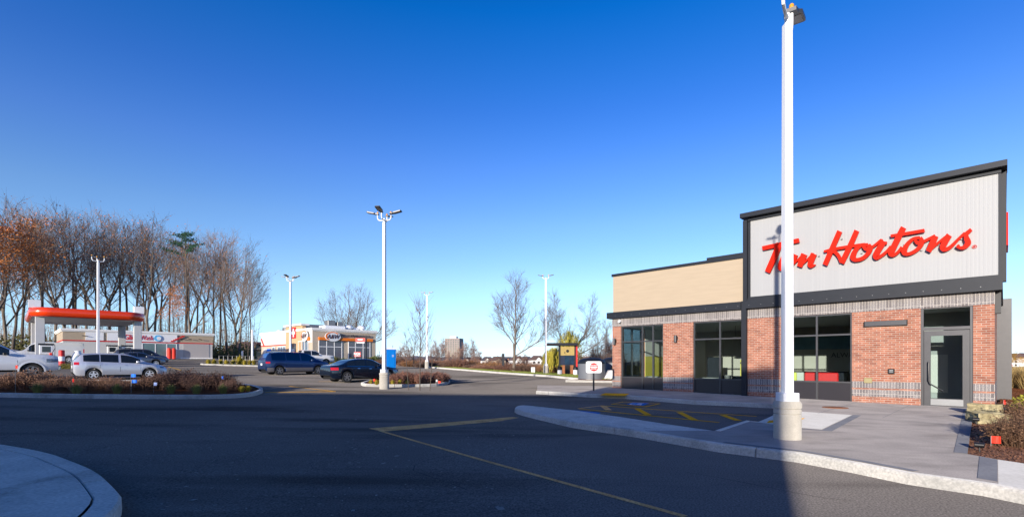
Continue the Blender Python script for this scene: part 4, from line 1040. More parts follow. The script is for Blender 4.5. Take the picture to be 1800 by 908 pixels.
def grass_mesh(seed, w, h, n, m):
    rg = random.Random(seed); mb = MB()
    for _ in range(n):
        a = rg.uniform(0, 6.28); r0 = rg.random() * w * .2; r1 = w * .5 * rg.random() + r0; hh = h * rg.uniform(.6, 1)
        b = Vector((math.cos(a)*r0, math.sin(a)*r0, 0)); e = Vector((math.cos(a)*r1, math.sin(a)*r1, hh * (1 - .3*r1/w*2))); md = b.lerp(e, .55) + Vector((0,0,hh*.15)); s = Vector((-math.sin(a), math.cos(a), 0)) * .008
        mb.add([b - s, b + s, md + s, md - s, e], [(0,1,2,3), (3,2,4)])
    return mb.mesh('blades', m)
SM = [shrub_mesh(100+k, 1.35, .66, 330, A_['shrub'] if k < 3 else A_['shrubdark']) for k in range(5)]
YG = [grass_mesh(200+k, .5, .45, 150, A_['leafyellow']) for k in range(2)] 
GG = [grass_mesh(210+k, .6, .5, 160, mat('olive_blade', (.2,.2,.05), .8, 0, .4, 4)) for k in range(2)]
def plant(name, me, part, loc, rz, sc, label, cat, group):
    o = empty(name, loc, rz, label, cat, group); o.scale = (sc,)*3 if not hasattr(sc, '__len__') else sc
    p = bpy.data.objects.new(part, me); C.objects.link(p); p.parent = o; return o
shr = [(-40, 680, 0, 1.0), (12, 684, 0, 1.0), (52, 683, 1, 1.35), (88, 686, 0, .85), (118, 684, 1, 1.05), (148, 686, 2, .9), (186, 685, 2, 1.0), (214, 687, 1, .75), (252, 685, 0, .95), (281, 684, 3, 1.0), (318, 684, 4, 1.2), (335, 681, 0, 1.0), (352, 686, 3, 1.05), (385, 685, 4, 1.1), (406, 687, 3, .7)]
for i, (px, py, k, sc) in enumerate(shr):
    x, y = gp(px, py, .12); col = 'dark leafless' if k > 2 else 'brown leafless'
    plant('shrub', SM[k], 'foliage', (x, y, G(x, y) + .12), i * 1.3, (sc, sc, sc * (1.15 if k > 2 else .92)), f'{col} shrub in the long kerbed bed, {nth(i)} from the left end', 'shrub', 'leafless shrubs in the long kerbed bed')
tf = [(66, 690, 0), (134, 692, 1), (205, 691, 0), (300, 691, 1), (345, 692, 0), (392, 691, 1), (425, 688, 2), (436, 687, 2)]
for i, (px, py, k) in enumerate(tf):
    x, y = gp(px, py, .12)
    plant('grass_tuft', (GG + YG)[k], 'blades', (x, y, G(x, y) + .12), i, .95 if k < 2 else .7, f'{"yellow" if k > 1 else "olive green"} grass tuft along the front of the long kerbed bed, {nth(i)} from the left', 'grass tuft', 'grass tufts in the long kerbed bed')
HM = [shrub_mesh(120+k, 1.0, .58, 300, mat('reddish_hedge_twig', (.24,.115,.08), .95, 0, .4, 5)) for k in range(2)]
hd = [(697, 673, 1), (707, 670, 0), (719, 672, 1), (731, 671, 0), (743, 673, 1), (755, 671, 0), (767, 672, 1), (778, 671, 0), (712, 667, 1), (748, 667, 0), (770, 668, 1)]
for i, (px, py, k) in enumerate(hd):
    x, y = gp(px, py, .12)
    plant('hedge_plant', HM[k], 'foliage', (x, y, G(x, y) + .12), i * 2.1, 1.0, f'reddish hedge plant on the middle island, {nth(i)} from the lamp, front row first', 'hedge plant', 'reddish hedge on the middle island')
for i, px in enumerate((652, 662, 668, 690, 703, 716)):
    x, y = gp(px, 674.5 + (i % 2), .12)
    plant('grass_tuft', YG[i % 2], 'blades', (x, y, G(x, y) + .12), i, .75, f'yellow grass tuft at the foot of the middle island lamp, {nth(i)} from the left', 'grass tuft', 'yellow grass tufts on the middle island')
# grasses on the far planted strip
for i, px in enumerate((366, 376, 388, 398, 410, 421, 430, 439, 446)):
    x, y = ap(px, 57 + (i % 3)); 
    plant('ornamental_grass', YG[i % 2], 'blades', (x, y, G(x, y) + .1), i, 1.7 if px != 421 else 3.0, f'yellow ornamental grass on the strip before the rail fence, {nth(i)} from the left', 'grass', 'ornamental grasses before the rail fence')
# bushes at the foot of the fast food building
bm_g = mat('olive_bush_leaf', (.17,.15,.03), .8, 0, .6, 3)
def leafbush(seed, w, h, n, m, size=.06):
    rg = random.Random(seed); mb = MB()
    for _ in range(n):
        while True:
            p = Vector((rg.uniform(-1,1), rg.uniform(-1,1), rg.uniform(0,1)))
            if p.length < 1 and p.length > rg.random() * .9: break
        c = Vector((p.x*w/2, p.y*w/2, p.z*h)) * rg.uniform(.85, 1.1); a = Vector((rg.gauss(0,1), rg.gauss(0,1), rg.gauss(0,1))).normalized() * size; b = a.orthogonal().normalized() * size * .6
        mb.add([c-a, c+b, c+a, c-b], [(0,1,2,3)])
    return mb.mesh('foliage', m)
LB = [leafbush(1, 1.8, 1.0, 900, bm_g, .09), leafbush(2, 1.8, 1.1, 900, A_['leafgreen'], .09)]
for i, (px, Y, s, k) in enumerate(((583, 68.5, 1.15, 0), (591, 69, 1.0, 0), (603, 70.5, .8, 1), (612, 71, .8, 0), (620, 71.5, .95, 0), (633, 73, .8, 1), (641, 74, .8, 0), (648, 75, 1.0, 0), (659, 76, 1.1, 1))):
    x, y = ap(px, Y - 1.0); plant('bush', LB[k], 'foliage', (x, y, G(x, y)), i, s, f'olive green bush along the foot of the fast food building, {nth(i)} from the left', 'bush', 'bushes at the fast food building')
# shrubs of the verge and the slope beyond it, photo x, distance, height factor
VM = [shrub_mesh(140+k, 3.2, 1.7, 420, m_, wr=.02) for k, m_ in enumerate((mat('verge_twig_a', (.26,.13,.085), .95, 0, .5, 2), mat('verge_twig_b', (.32,.17,.08), .95, 0, .5, 2), mat('verge_twig_c', (.17,.10,.07), .95, 0, .5, 2)))]
OLm = leaves(random.Random(4), [Vector((0,0,1.0)), Vector((.7,.2,.8)), Vector((-.7,0,.9))], 500, .07, .5).mesh('leaves', A_['leaforange'], 'open')
i = 0
for px in list(range(668, 1000, 15)) + [1010, 1024, 1040, 1056, 1070]:
    Y = {True: 66, False: 62 - (px - 700) * .062}[px < 700] + rnd.uniform(2, 8)
    x, y = ap(px + rnd.uniform(-4, 4), Y); sc = rnd.uniform(.75, 1.15) * (1.35 if 840 < px < 935 and False else 1)
    o = plant('verge_shrub', VM[i % 3], 'foliage', (x, y, G(x, y)), i * 1.7, (sc, sc, sc * rnd.uniform(.5, .75) * (.62 if px > 835 else .85)), f'brown leafless shrub on the far verge, {nth(i)} from the left', 'shrub', 'leafless shrubs of the far verge')
    if i % 3 == 1: p_ = bpy.data.objects.new('leaves', OLm); C.objects.link(p_); p_.parent = o
    i += 1
# yellow willow bushes by the drive through canopy
def weeping(loc, w, h, label, n=900):
    o = empty('willow_bush', loc, 0, label, 'bush'); rg = random.Random(int(w*10)); mb = MB(); lf = MB()
    for k in range(14):
        a = rg.uniform(0, 6.28); mb.tube([(0,0,0), (math.cos(a)*w*.2, math.sin(a)*w*.2, h*.6), (math.cos(a)*w*.35, math.sin(a)*w*.35, h*.92)], [.05,.03,.012], 4)
    for k in range(n):
        a = rg.uniform(0, 6.28); r0 = w*.5*math.sqrt(rg.random()); z1 = h*(1 - .3*(r0/(w*.5))**2); L = rg.uniform(.3, .8)*h
        x_, y_ = math.cos(a)*r0, math.sin(a)*r0; z0 = max(.05, z1 - L); sx, sy = -math.sin(a)*.025, math.cos(a)*.025
        for j in range(5):
            t = z1 + (z0 - z1)*rg.random(); q = rg.gauss(0,.06), rg.gauss(0,.06)
            lf.add([(x_-sx+q[0], y_-sy+q[1], t), (x_+sx+q[0], y_+sy+q[1], t), (x_+q[0]*1.4, y_+q[1]*1.4, t - .26)], [(0,1,2)])
    mb.build('stem', A_['bark'], o); lf.build('foliage', mat('willow_yellow', (.40,.34,.035), .8, 0, .35, 2), o)
x, y = ap(974, 46.5); weeping((x, y, G(x, y)), 2.4, 2.5, 'yellow green weeping bush between the lamp post and the drive through canopy')
x, y = ap(1001, 50); weeping((x, y, G(x, y)), 3.0, 4.3, 'taller yellow bush standing behind the drive through canopy', 700)
# undergrowth below the woodland
ug = MB(); rg = random.Random(77)
for _ in range(11000):
    px = rg.uniform(-60, 450); Y = rg.uniform(96, 112) if px > 90 else rg.uniform(84, 100); x, y = ap(px, Y)
    h = abs(rg.gauss(0, 1.3)) if px > 80 else abs(rg.gauss(0, 1.8)); h = min(h, 3.8); c = Vector((x, y, G(x, y) + h))
    a = Vector((rg.gauss(0,1), rg.gauss(0,1), rg.gauss(0,1))).normalized() * .24; b = a.orthogonal().normalized() * .15
    ug.add([c-a, c+b, c+a, c-b], [(0,1,2,3)])
o = ug.build('undergrowth', mat('undergrowth_leaf', (.13,.12,.035), .9, 0, .6, .25), None); tag(o, 'olive green undergrowth under the bare woodland trees', 'undergrowth', kind='stuff')
# twiggy brush seen between the trunks
tb_ = MB()
for _ in range(750):
    px = rg.uniform(-50, 450); Y = rg.uniform(104, 118); x, y = ap(px, Y); z = G(x, y); h = rg.uniform(3, 11)
    dx, dy = rg.gauss(0, .9), rg.gauss(0, .9); tb_.tube([(x, y, z), (x+dx*.4, y+dy*.4, z+h*.5), (x+dx, y+dy, z+h)], [.05,.03,.015], 3, cap=False)
    for _k in range(4):
        s = Vector((x+dx*.5, y+dy*.5, z+h*rg.uniform(.4,.95))); d = Vector((rg.gauss(0,1), rg.gauss(0,1), rg.gauss(.8,.5)))*rg.uniform(.5,1.3); tb_.tube([s, s+d], [.025,.01], 3, cap=False)
o = tb_.build('brush', A_['twigred'], None); tag(o, 'tangle of thin reddish saplings deep inside the woodland', 'brush', kind='stuff')
# verge grass blades
vg = MB()
for _ in range(9000):
    t = rg.random(); i_ = min(3, int(t*4)); a_, b_ = Vector(verge[i_]), Vector(verge[i_+1]); q = a_.lerp(b_, t*4 - i_); x, y = q.x + .35 + rg.random()*1.6, q.y + .2 + rg.random(); z = G(x, y) + .1
    vg.add([(x-.02, y, z), (x+.02, y, z), (x+rg.gauss(0,.04), y, z + rg.uniform(.06,.16))], [(0,1,2)])
o = vg.build('verge_grass', mat('verge_blade', (.16,.19,.03), .8, 0, .4, 2), None); tag(o, 'short green grass along the far kerb', 'grass', kind='stuff')
# mulch chips, right bed plants
mc = MB()
def chips(n, f):
    for _ in range(n):
        x, y = f(); z = G(x, y) + .122; a = rg.uniform(0, 3.14); l, w_ = rg.uniform(.015,.05), rg.uniform(.006,.014); c, s = math.cos(a), math.sin(a); h = rg.uniform(.004,.02)
        mc.add([(x-c*l-s*w_, y-s*l+c*w_, z), (x+c*l-s*w_, y+s*l+c*w_, z+h), (x+c*l+s*w_, y+s*l-c*w_, z+h), (x-c*l+s*w_, y-s*l-c*w_, z)], [(0,1,2,3)])
def fr():
    while True:
        px = rg.uniform(1702, 1800); py = rg.uniform(688, 812)
        if py < 797 + (px - 1700)*.15 and (px > 1752 or py > 722): return gp(px, py, .15)
chips(5000, fr)
o = mc.build('mulch_chips', mat('mulch_chip', (.3,.13,.06), .9, 0, .7, 30), None); tag(o, 'loose brown wood chips on the bed right of the shop', 'mulch', kind='stuff')
RS = shrub_mesh(300, 1.3, .75, 420, mat('brown_shrub_twig', (.2,.11,.06), .95, 0, .5, 5), wr=.005)
for i, (px, py, s, lb) in enumerate(((1797, 784, .8, 'rounded leafless brown shrub on the mulch at the right edge, nearest the pavement'), (1770, 762, .35, 'low leafless brown shrub on the mulch just right of the boulders'), (1812, 748, .8, 'leafless brown shrub at the right edge behind the rounded one'))):
    x, y = gp(px, py, .12); plant('shrub', RS, 'foliage', (x, y, G(x, y) + .12), i, s, lb, 'shrub', 'leafless shrubs right of the shop')
TG = grass_mesh(310, 1.3, 1.1, 420, mat('straw_blade', (.42,.30,.12), .8, 0, .3, 3))
for i, (px, Y) in enumerate(((1764, 27), (1774, 26), (1784, 27), (1795, 26), (1806, 25), (1770, 31), (1782, 32), (1796, 31))):
    x, y = ap(px, Y); plant('tall_grass', TG, 'blades', (x, y, G(x, y) + .1), i, 1.25, f'tall straw coloured grass tuft right of the shop, {nth(i)} from it, near row first', 'grass', 'tall straw grasses right of the shop')
x, y = gp(1806, 722, .12); plant('bush', leafbush(9, .8, .55, 600, mat('lime_leaf', (.35,.33,.03), .8, 0, .4, 3), .05), 'foliage', (x, y, G(x, y) + .1), 0, 1.0, 'lime green bush cut by the right edge of the picture', 'bush', None)
# boulders at the corner of the shop
def rock(px, py, sx, sy, sz, seed, label, rz=0):
    bm = bmesh.new(); bmesh.ops.create_cube(bm, size=1); bmesh.ops.subdivide_edges(bm, edges=bm.edges[:], cuts=5, use_grid_fill=True)
    rg = random.Random(seed); from mathutils import noise
    for v in bm.verts:
        n_ = noise.noise(v.co * 2.2 + Vector((seed, 0, 0))) * .13 + noise.noise(v.co * 6 + Vector((0, seed, 0))) * .05 + noise.noise(Vector((0, 0, v.co.z * 9 + seed))) * .03
        v.co = Vector((v.co.x*sx, v.co.y*sy, v.co.z*sz)) + v.co.normalized() * n_ * min(sx, sy, sz) * 1.6
    me = bpy.data.meshes.new('boulder'); bm.to_mesh(me); bm.free(); me.materials.append(A_['stone'])
    o = bpy.data.objects.new('boulder', me); C.objects.link(o); x, y = gp(px, py, .15); o.location = (x, y, .15 + sz * .38); o.rotation_euler = (0, 0, SA + rz); tag(o, label, 'boulder')
rock(1731, 727, .72, .5, .32, 2, 'upper yellowish flat boulder against the right corner of the shop'); rock(1737, 741, .62, .75, .26, 5, 'lower yellowish layered boulder in front of the other one at the shop corner', .35)
# survey flags
def flag(px, py, h, m, label, off=.12, wd=.12):
    x, y = gp(px, py, off); o = empty('marker_flag', (x, y, G(x, y) + off), rnd.uniform(-.5, .5), label, 'flag', 'small utility marker flags')
    MB().tube([(0,0,0), (0,0,h)], .005, 5).build('wire', A_['galv'], o)
    mb = MB(); n = 5
    for j in range(n): mb.v += [(wd*j/(n-1), .015*math.sin(j*1.6), h - .13), (wd*j/(n-1), .015*math.sin(j*1.6+.4), h - .005)]
    mb.f = [(2*j, 2*j+2, 2*j+3, 2*j+1) for j in range(n-1)]; mb.build('flag', m, o)
flag(27, 690, 1.05, A_['flagred'], 'upright orange marker flag in the brown shrub before the white pickup', wd=.1)
flag(127, 690, .55, A_['flagred'], 'short orange marker flag low in the shrubs between the pickup and the silver car', wd=.07)
flag(230, 690, .75, A_['flagblue'], 'bright blue marker flag before the silver car, upper of the two', wd=.18); flag(231, 690, .52, A_['flagblue'], 'bright blue marker flag in front of the silver car, lower of the two', wd=.18)
flag(270, 690, .42, A_['flagpale'], 'pale blue marker flag low in the shrubs below the bonnet of the silver car', wd=.14); flag(389, 686, .62, A_['flagblue'], 'small blue marker flag above the dark shrubs at the right of the long bed', wd=.1)
flag(656, 675, .3, A_['flagred'], 'small red marker flag left of the middle lamp base', wd=.12); flag(770, 677, .25, A_['flagred'], 'small red marker flag at the right tip of the middle island', wd=.14); flag(766, 676, .3, A_['whitepaint'], 'small white marker flag at the right tip of the middle island', wd=.1)
flag(1742, 785, .2, A_['flagred'], 'red marker flag lying low on the mulch near the pavement corner', wd=.13); flag(1764, 718, .28, A_['flagred'], 'red marker flag on the mulch behind the boulders', wd=.08); flag(1750, 700, .3, A_['flagblue'], 'blue marker flag against the right corner of the shop', wd=.12)
# ground spotlights
def spot(px, py, label):
    x, y = gp(px, py, .12); o = empty('ground_spotlight', (x, y, G(x, y) + .12), 2.4, label, 'spotlight', 'small garden spotlights')
    MB().tube([(0,0,0), (0,0,.09)], .012, 6).build('spike', A_['black'], o); MB().lathe([(.035,-.06), (.045,-.05), (.045,.06), (.05,.065)], 12, (0,0,.12), 'x').build('housing', A_['black'], o, True)
spot(1722, 794, 'small black spotlight on the mulch beside the pavement corner'); spot(1716, 745, 'small black spotlight at the foot of the boulders'); spot(1764, 725, 'small black spotlight on the mulch behind the boulders')

# grit, leaves and bits of litter lying on the drive
gr_ = MB(); rg = random.Random(99)
for _ in range(1500):
    Y = 3.5 + 26*rg.random()**1.4; X = rg.uniform(-1.05, .35)*Y
    if X > 0 and Y < 16 and X > .03*Y: continue
    z = G(X, Y) + .004; a = rg.uniform(0, 6.28); l = rg.uniform(.006, .022) * (2.2 if rg.random() < .06 else 1); w_ = l*rg.uniform(.4, .9); c, s = math.cos(a), math.sin(a)
    gr_.add([(X-c*l-s*w_, Y-s*l+c*w_, z), (X+c*l-s*w_, Y+s*l+c*w_, z+.004), (X+c*l+s*w_, Y+s*l-c*w_, z+.006), (X-c*l+s*w_, Y-s*l-c*w_, z)], [(0,1,2,3)])
o = gr_.build('grit', mat('grit', (.22,.2,.17), .9, 0, .6, 9), None, 'open'); tag(o, 'scattered grit and dry leaf bits lying on the drive', 'grit', kind='stuff')
# ------------------------------------------------------------------ vehicles
def interp(pts, x):
    if x <= pts[0][0]: return pts[0][1]
    for (a, p), (b, q) in zip(pts[:-1], pts[1:]):
        if x <= b:
            t = (x - a) / (b - a); return p + (q - p) * t
    return pts[-1][1]
def sinterp(pts, x):      # monotone-ish smooth
    n = len(pts)
    for i in range(n - 1):
        if x <= pts[i+1][0] or i == n - 2:
            (x0, y0), (x1, y1) = pts[i], pts[i+1]
            m0 = (pts[i+1][1] - pts[i-1][1]) / (pts[i+1][0] - pts[i-1][0]) if i else (y1 - y0) / (x1 - x0)
            m1 = (pts[i+2][1] - pts[i][1]) / (pts[i+2][0] - pts[i][0]) if i + 2 < n else (y1 - y0) / (x1 - x0)
            s = (y1 - y0) / (x1 - x0)
            if s == 0: m0 = m1 = 0
            else:
                m0 = 0 if m0 * s < 0 else math.copysign(min(abs(m0), 2.5 * abs(s)), m0) if m0 else 0
                m1 = 0 if m1 * s < 0 else math.copysign(min(abs(m1), 2.5 * abs(s)), m1) if m1 else 0
            h = x1 - x0; t = max(0, min(1, (x - x0) / h))
            return y0*(2*t**3-3*t*t+1) + h*m0*(t**3-2*t*t+t) + y1*(-2*t**3+3*t*t) + h*m1*(t**3-t*t)
    return pts[-1][1]
def car(label, cat, loc, heading, sp, pm, rimm='rim', glass='carglass', name='parked_car', group='vehicles in the car park', lower=None, z=None):
    L, Wd = sp['L'], sp['W']; top = sp['top']; belt = sp['belt']; sill = sp.get('sill', .24); wr = sp.get('wr', .32); wx_ = sp['wheels']; k = sp.get('tumble', .42); ra = wr + .07
    o = empty(name, (loc[0], loc[1], (G(*loc[:2]) if z is None else z)), heading, label, cat, group)
    def T(x): return sinterp(top, x)
    def B(x): return min(interp(belt, x), T(x) - .015)
    ends = sp.get('bump', ((0, .42), (.12, .26), (L - .12, .26), (L, .40)))
    def LOW(x):
        v = max(sill, interp(ends, x) if (x < .2 or x > L - .2) else sill)
        for w in wx_:
            d = abs(x - w)
            if d < ra: v = max(v, wr + math.sqrt(ra*ra - d*d))
        return v
    er, ef = sp.get('round', (.16, .24))
    def HW(x):
        a = 1.0
        if x < .7: a -= er * (1 - x/.7)**2.4
        if x > L - .9: a -= ef * (1 - (L - x)/.9)**2.4
        return Wd / 2 * a
    def sec(x):
        lo, b, t, w = LOW(x), B(x), T(x), HW(x); h = t - b; e = b - lo
        P = [(w*.93, lo), (w*.985, lo + e*.12), (w, lo + e*.45), (w*.99, lo + e*.78), (w*.965, lo + e*.93), (w*.945, b)]
        yb = w*.945
        P += [(yb - k*h*.5*1.0, b + h*.5), (yb - k*h*.86, b + h*.86), (yb - k*h*.95 - .06, b + h*.965), (max(.05, (yb - k*h)*.5), t - .004), (0, t)]
        return P
    xs = set([0, .03, .08, .15, .3, L, L-.03, L-.08, L-.16, L-.3]); x = .3
    while x < L - .3: xs.add(round(x, 3)); x += .12
    for w in wx_:
        for q in (-1, -.97, -.88, -.72, -.5, -.25, 0, .25, .5, .72, .88, .97, 1): xs.add(round(w + ra*q, 4))
        xs.add(w - ra - .004); xs.add(w + ra + .004)
    for p in top: xs.add(p[0])
    xs = sorted(x for x in xs if 0 <= x <= L); cx = L / 2
    mb = MB(); n = None
    for x in xs:
        h = sec(x); pts = h + [(-y, z_) for y, z_ in h[-2::-1]]; n = len(pts)
        mb.v += [(x - cx, y, z_) for y, z_ in pts]
    m = len(xs)
    mb.f = [(i*n+j, i*n+j+1, (i+1)*n+j+1, (i+1)*n+j) for i in range(m-1) for j in range(n-1)]
    mb.f += [tuple(range(n)), tuple(range((m-1)*n, m*n))]
    body = mb.build('body', pm, o, 32)
    MB().box(.25 - cx, L - .25 - cx, -Wd/2*.86, Wd/2*.86, sill - .05, sp.get('ub', .62)).build('underbody', A_['liner'], o)
    def ys(x, z_):        # half width of the skin at height z
        P = sec(x)
        for (a, za), (b, zb) in zip(P[:-1], P[1:]):
            if za <= z_ <= zb and zb > za: return a + (b - a) * (z_ - za) / (zb - za)
        return P[0][0] if z_ < P[0][1] else P[-2][0]
    def side_patch(nm, x0, x1, zlo, zhi, m_, off=.006, parent=body, sides=(1, -1), steps=None, lab=None):
        for s in sides:
            q = MB(); N = steps or max(3, int((x1 - x0) / .1)); K = 3
            for i in range(N + 1):
                x = x0 + (x1 - x0) * i / N; a, b = (zlo(x) if callable(zlo) else zlo), (zhi(x) if callable(zhi) else zhi)
                for j in range(K + 1):
                    z_ = a + (max(b, a + .003) - a) * j / K; q.v.append((x - cx, s * (ys(x, z_) + off), z_))
            q.f = [(i*(K+1)+j, (i+1)*(K+1)+j, (i+1)*(K+1)+j+1, i*(K+1)+j+1) for i in range(N) for j in range(K)]
            q.build(nm, m_, parent, 'open')
    G_ = A_[glass]
    for (x0, x1) in sp['windows']:
        side_patch('side_window', x0, x1, lambda x: B(x) + .035, lambda x: B(x) + (T(x) - B(x)) * .84, G_)
        if sp.get('winline'): side_patch('window_trim', x0 - .02, x1 + .02, lambda x: B(x) + .012, lambda x: B(x) + .03, A_['chrome'], .009)
    def top_patch(nm, x0, x1, m_, wf=.86, off=.008, ydrop=.04):
        q = MB(); N = 8; K = 6
        for i in range(N + 1):
            x = x0 + (x1 - x0) * i / N; P = sec(x); h = T(x) - B(x); w = max(.2, P[7][0]) * wf
            for j in range(-K, K + 1):
                y = w * j / K; z_ = interp([(0, P[10][1]), (P[9][0], P[9][1]), (P[8][0], P[8][1]), (P[7][0], P[7][1])], abs(y)) if P[9][0] < P[8][0] else P[9][1]
                q.v.append((x - cx, y, z_ + off))
        W_ = 2*K + 1
        q.f = [(i*W_+j, i*W_+j+1, (i+1)*W_+j+1, (i+1)*W_+j) for i in range(N) for j in range(2*K)]
        q.build(nm, m_, body, 'open')
    top_patch('windscreen', sp['wind'][0], sp['wind'][1], G_, off=.012)
    if sp.get('rear'): top_patch('rear_window', sp['rear'][0], sp['rear'][1], G_, off=.012)
    # wheels
    for w in wx_:
        for s in (1, -1):
            t = MB(); yo = Wd/2 * .955; wd = sp.get('tw', .21)
            t.lathe([(wr*.64, -wd/2+.09), (wr*.66, -wd/2+.012), (wr*.9, -wd/2), (wr*.985, -wd/2+.02), (wr, -wd/2+.05), (wr, wd/2-.05), (wr*.985, wd/2-.02), (wr*.9, wd/2), (wr*.66, wd/2-.012), (wr*.64, wd/2-.09)], 36, (w - cx, s*(yo - wd/2), wr), 'y', False)
            wh = bpy.data.objects.new('wheel', t.mesh('wheel', A_['tyre'], 35)); C.objects.link(wh); wh.parent = o
            r = MB(); c0 = s*(yo - .035)
            r.lathe([(wr*.59, -.012), (wr*.665, -.012), (wr*.665, .012), (wr*.59, .012), (wr*.59, -.012)], 32, (w - cx, c0 + s*.012, wr), 'y', False)
            ns = sp.get('spokes', 5)
            for q in range(ns):
                a = 2*math.pi*q/ns + .3; ca, sa = math.cos(a), math.sin(a); hw0, hw1 = wr*.15, wr*.09
                pl_ = [(hw0, wr*.08), (hw1, wr*.62), (-hw1, wr*.62), (-hw0, wr*.08)]
                vs = [(w - cx + ca*v - sa*u, c0 + s*e, wr + sa*v + ca*u) for e in (-.012, .016) for u, v in pl_]
                r.add(vs, [(0,1,2,3), (7,6,5,4)] + [(i, (i+1)%4, (i+1)%4+4, i+4) for i in range(4)])
            r.lathe([(wr*.17, -.015), (wr*.17, .02), (wr*.1, .026)], 16, (w - cx, c0, wr), 'y')
            r.build('rim', A_[rimm], wh, True)
            d = MB().lathe([(wr*.64, -.01), (wr*.64, .01)], 24, (w - cx, s*(yo - .10), wr), 'y'); d.build('brake_disc', A_['liner'], wh)
    # door seams and handles
    for x in sp.get('seams', ()): side_patch('door_seam', x, x + .014, lambda x: max(LOW(x) + .03, sill + .06), lambda x: B(x) - .0, A_['liner'], .003, steps=1)
    for x in sp.get('handles', ()): side_patch('door_handle', x, x + .17, B(x) - .13, B(x) - .095, A_['chrome'] if sp.get('winline') else pm, .028, steps=3)
    if lower: side_patch('lower_panel', .1, L - .12, lambda x: LOW(x) + .002, lambda x: max(LOW(x) + .004, sp.get('lowz', .52)), lower, .005, steps=60)
    side_patch('sill_trim', wx_[0] + ra + .02, wx_[1] - ra - .02, lambda x: LOW(x), lambda x: LOW(x) + .05, A_['liner'], .004)
    # lights
    zt = sp['tail']; side_patch('tail_light', zt[0], zt[1], zt[2], zt[3], A_['tail'], .008)
    zh = sp['headl']; side_patch('headlight', zh[0], zh[1], zh[2], zh[3], A_['head'], .008)
    for s in (1, -1):
        q = MB(); w = HW(0); q.add([(-cx - .006, s*w*sp.get('tin', .55), zt[2]), (-cx - .006, s*w*.965, zt[2]), (-cx - .006, s*w*.955, zt[3]), (-cx - .006, s*w*sp.get('tin', .6), zt[3])], [(0,1,2,3)])
        if T(0.0) > zt[3]: q.build('tail_light', A_['tail'], body)
        q = MB(); w = HW(L); q.add([(L - cx + .006, s*w*.55, zh[2]), (L - cx + .006, s*w*.95, zh[2]), (L - cx + .006, s*w*.94, zh[3]), (L - cx + .006, s*w*.6, zh[3])], [(0,1,2,3)])
        q.build('headlight', A_['head'], body)
        # mirrors
        mx_, mz = sp['mirror']; y0 = ys(mx_, mz)
        MB().bbox(mx_ - cx - .07, mx_ - cx + .08, min(s*(y0+.04), s*(y0+.22)), max(s*(y0+.04), s*(y0+.22)), mz, mz + .14, .03).box(mx_ - cx - .02, mx_ - cx + .03, min(s*(y0-.02), s*(y0+.05)), max(s*(y0-.02), s*(y0+.05)), mz + .02, mz + .06).build('wing_mirror', sp.get('mirm', pm), body)
    w = HW(0)
    pz_ = sp.get('platez', .8)
    if T(0) > pz_ + .1: MB().box(-cx - .014, -cx - .002, -.16, .16, pz_ - .08, pz_ + .08).build('number_plate', A_['plate'], body)
    MB().box(-cx - .012, -cx - .001, -w*.8, w*.8, .44, .47).build('bumper_line', A_['liner'], body)
    gz = sp.get('grille', (.42, .62)); w = HW(L)
    MB().box(L - cx + .001, L - cx + .014, -w*.5, w*.5, gz[0], gz[1]).build('grille', A_['black'], body)
    return o
HB = math.atan2(.717, .697)
wagon = dict(L=4.36, W=1.77, top=[(0, .98), (.05, 1.10), (.28, 1.42), (.55, 1.50), (1.2, 1.545), (2.0, 1.54), (2.5, 1.48), (2.9, 1.30), (3.28, 1.05), (3.55, .97), (4.0, .86), (4.25, .73), (4.36, .58)],
    belt=[(0, .97), (.3, 1.03), (1.2, 1.0), (2.3, .95), (3.2, .90), (3.6, .87), (4.1, .74), (4.36, .56)], wheels=(.86, 3.46), wr=.31, windows=[(.42, 1.12), (1.17, 1.98), (2.10, 3.0)], wind=(2.62, 3.22), rear=(.1, .32), seams=(1.14, 2.05, 3.02), handles=(1.22, 2.16), tail=(.02, .24, .86, 1.02), headl=(3.98, 4.3, .66, .74), mirror=(2.86, .96), ub=.6, platez=.75)
silver = paint('silver_paint', (.58, .60, .66), .35, .32)
x, y = ap(212, 29.6); car('silver hatchback wagon with five spoke wheels parked behind the brown shrubs', 'car', (x, y), HB, wagon, silver)
minivan = dict(L=4.95, W=1.87, top=[(0, 1.0), (.04, 1.2), (.3, 1.60), (.6, 1.70), (1.5, 1.75), (2.6, 1.74), (3.1, 1.66), (3.6, 1.40), (4.05, 1.12), (4.4, 1.02), (4.75, .90), (4.95, .66)],
    belt=[(0, .99), (.3, 1.08), (1.5, 1.07), (3.0, 1.03), (3.9, .98), (4.3, .95), (4.7, .84), (4.95, .64)], wheels=(.98, 3.92), wr=.33, windows=[(.42, 1.42), (1.48, 2.5), (2.6, 3.6)], wind=(3.22, 4.0), rear=(.08, .34), seams=(1.45, 2.55, 3.7), handles=(1.6, 2.66), tail=(.02, .3, .86, 1.0), headl=(4.5, 4.86, .72, .84), mirror=(3.35, 1.05), tin=.62, lowz=.56)
x, y = ap(519, 38.5); car('dark blue minivan with a grey lower body, parked left of the black sedan', 'minivan', (x, y), HB, minivan, paint('blue_paint_metal', (.012, .035, .12), .4, .3), 'rimdark', 'carglass2', lower=mat('grey_lower_paint', (.15,.14,.15), .4, .3))
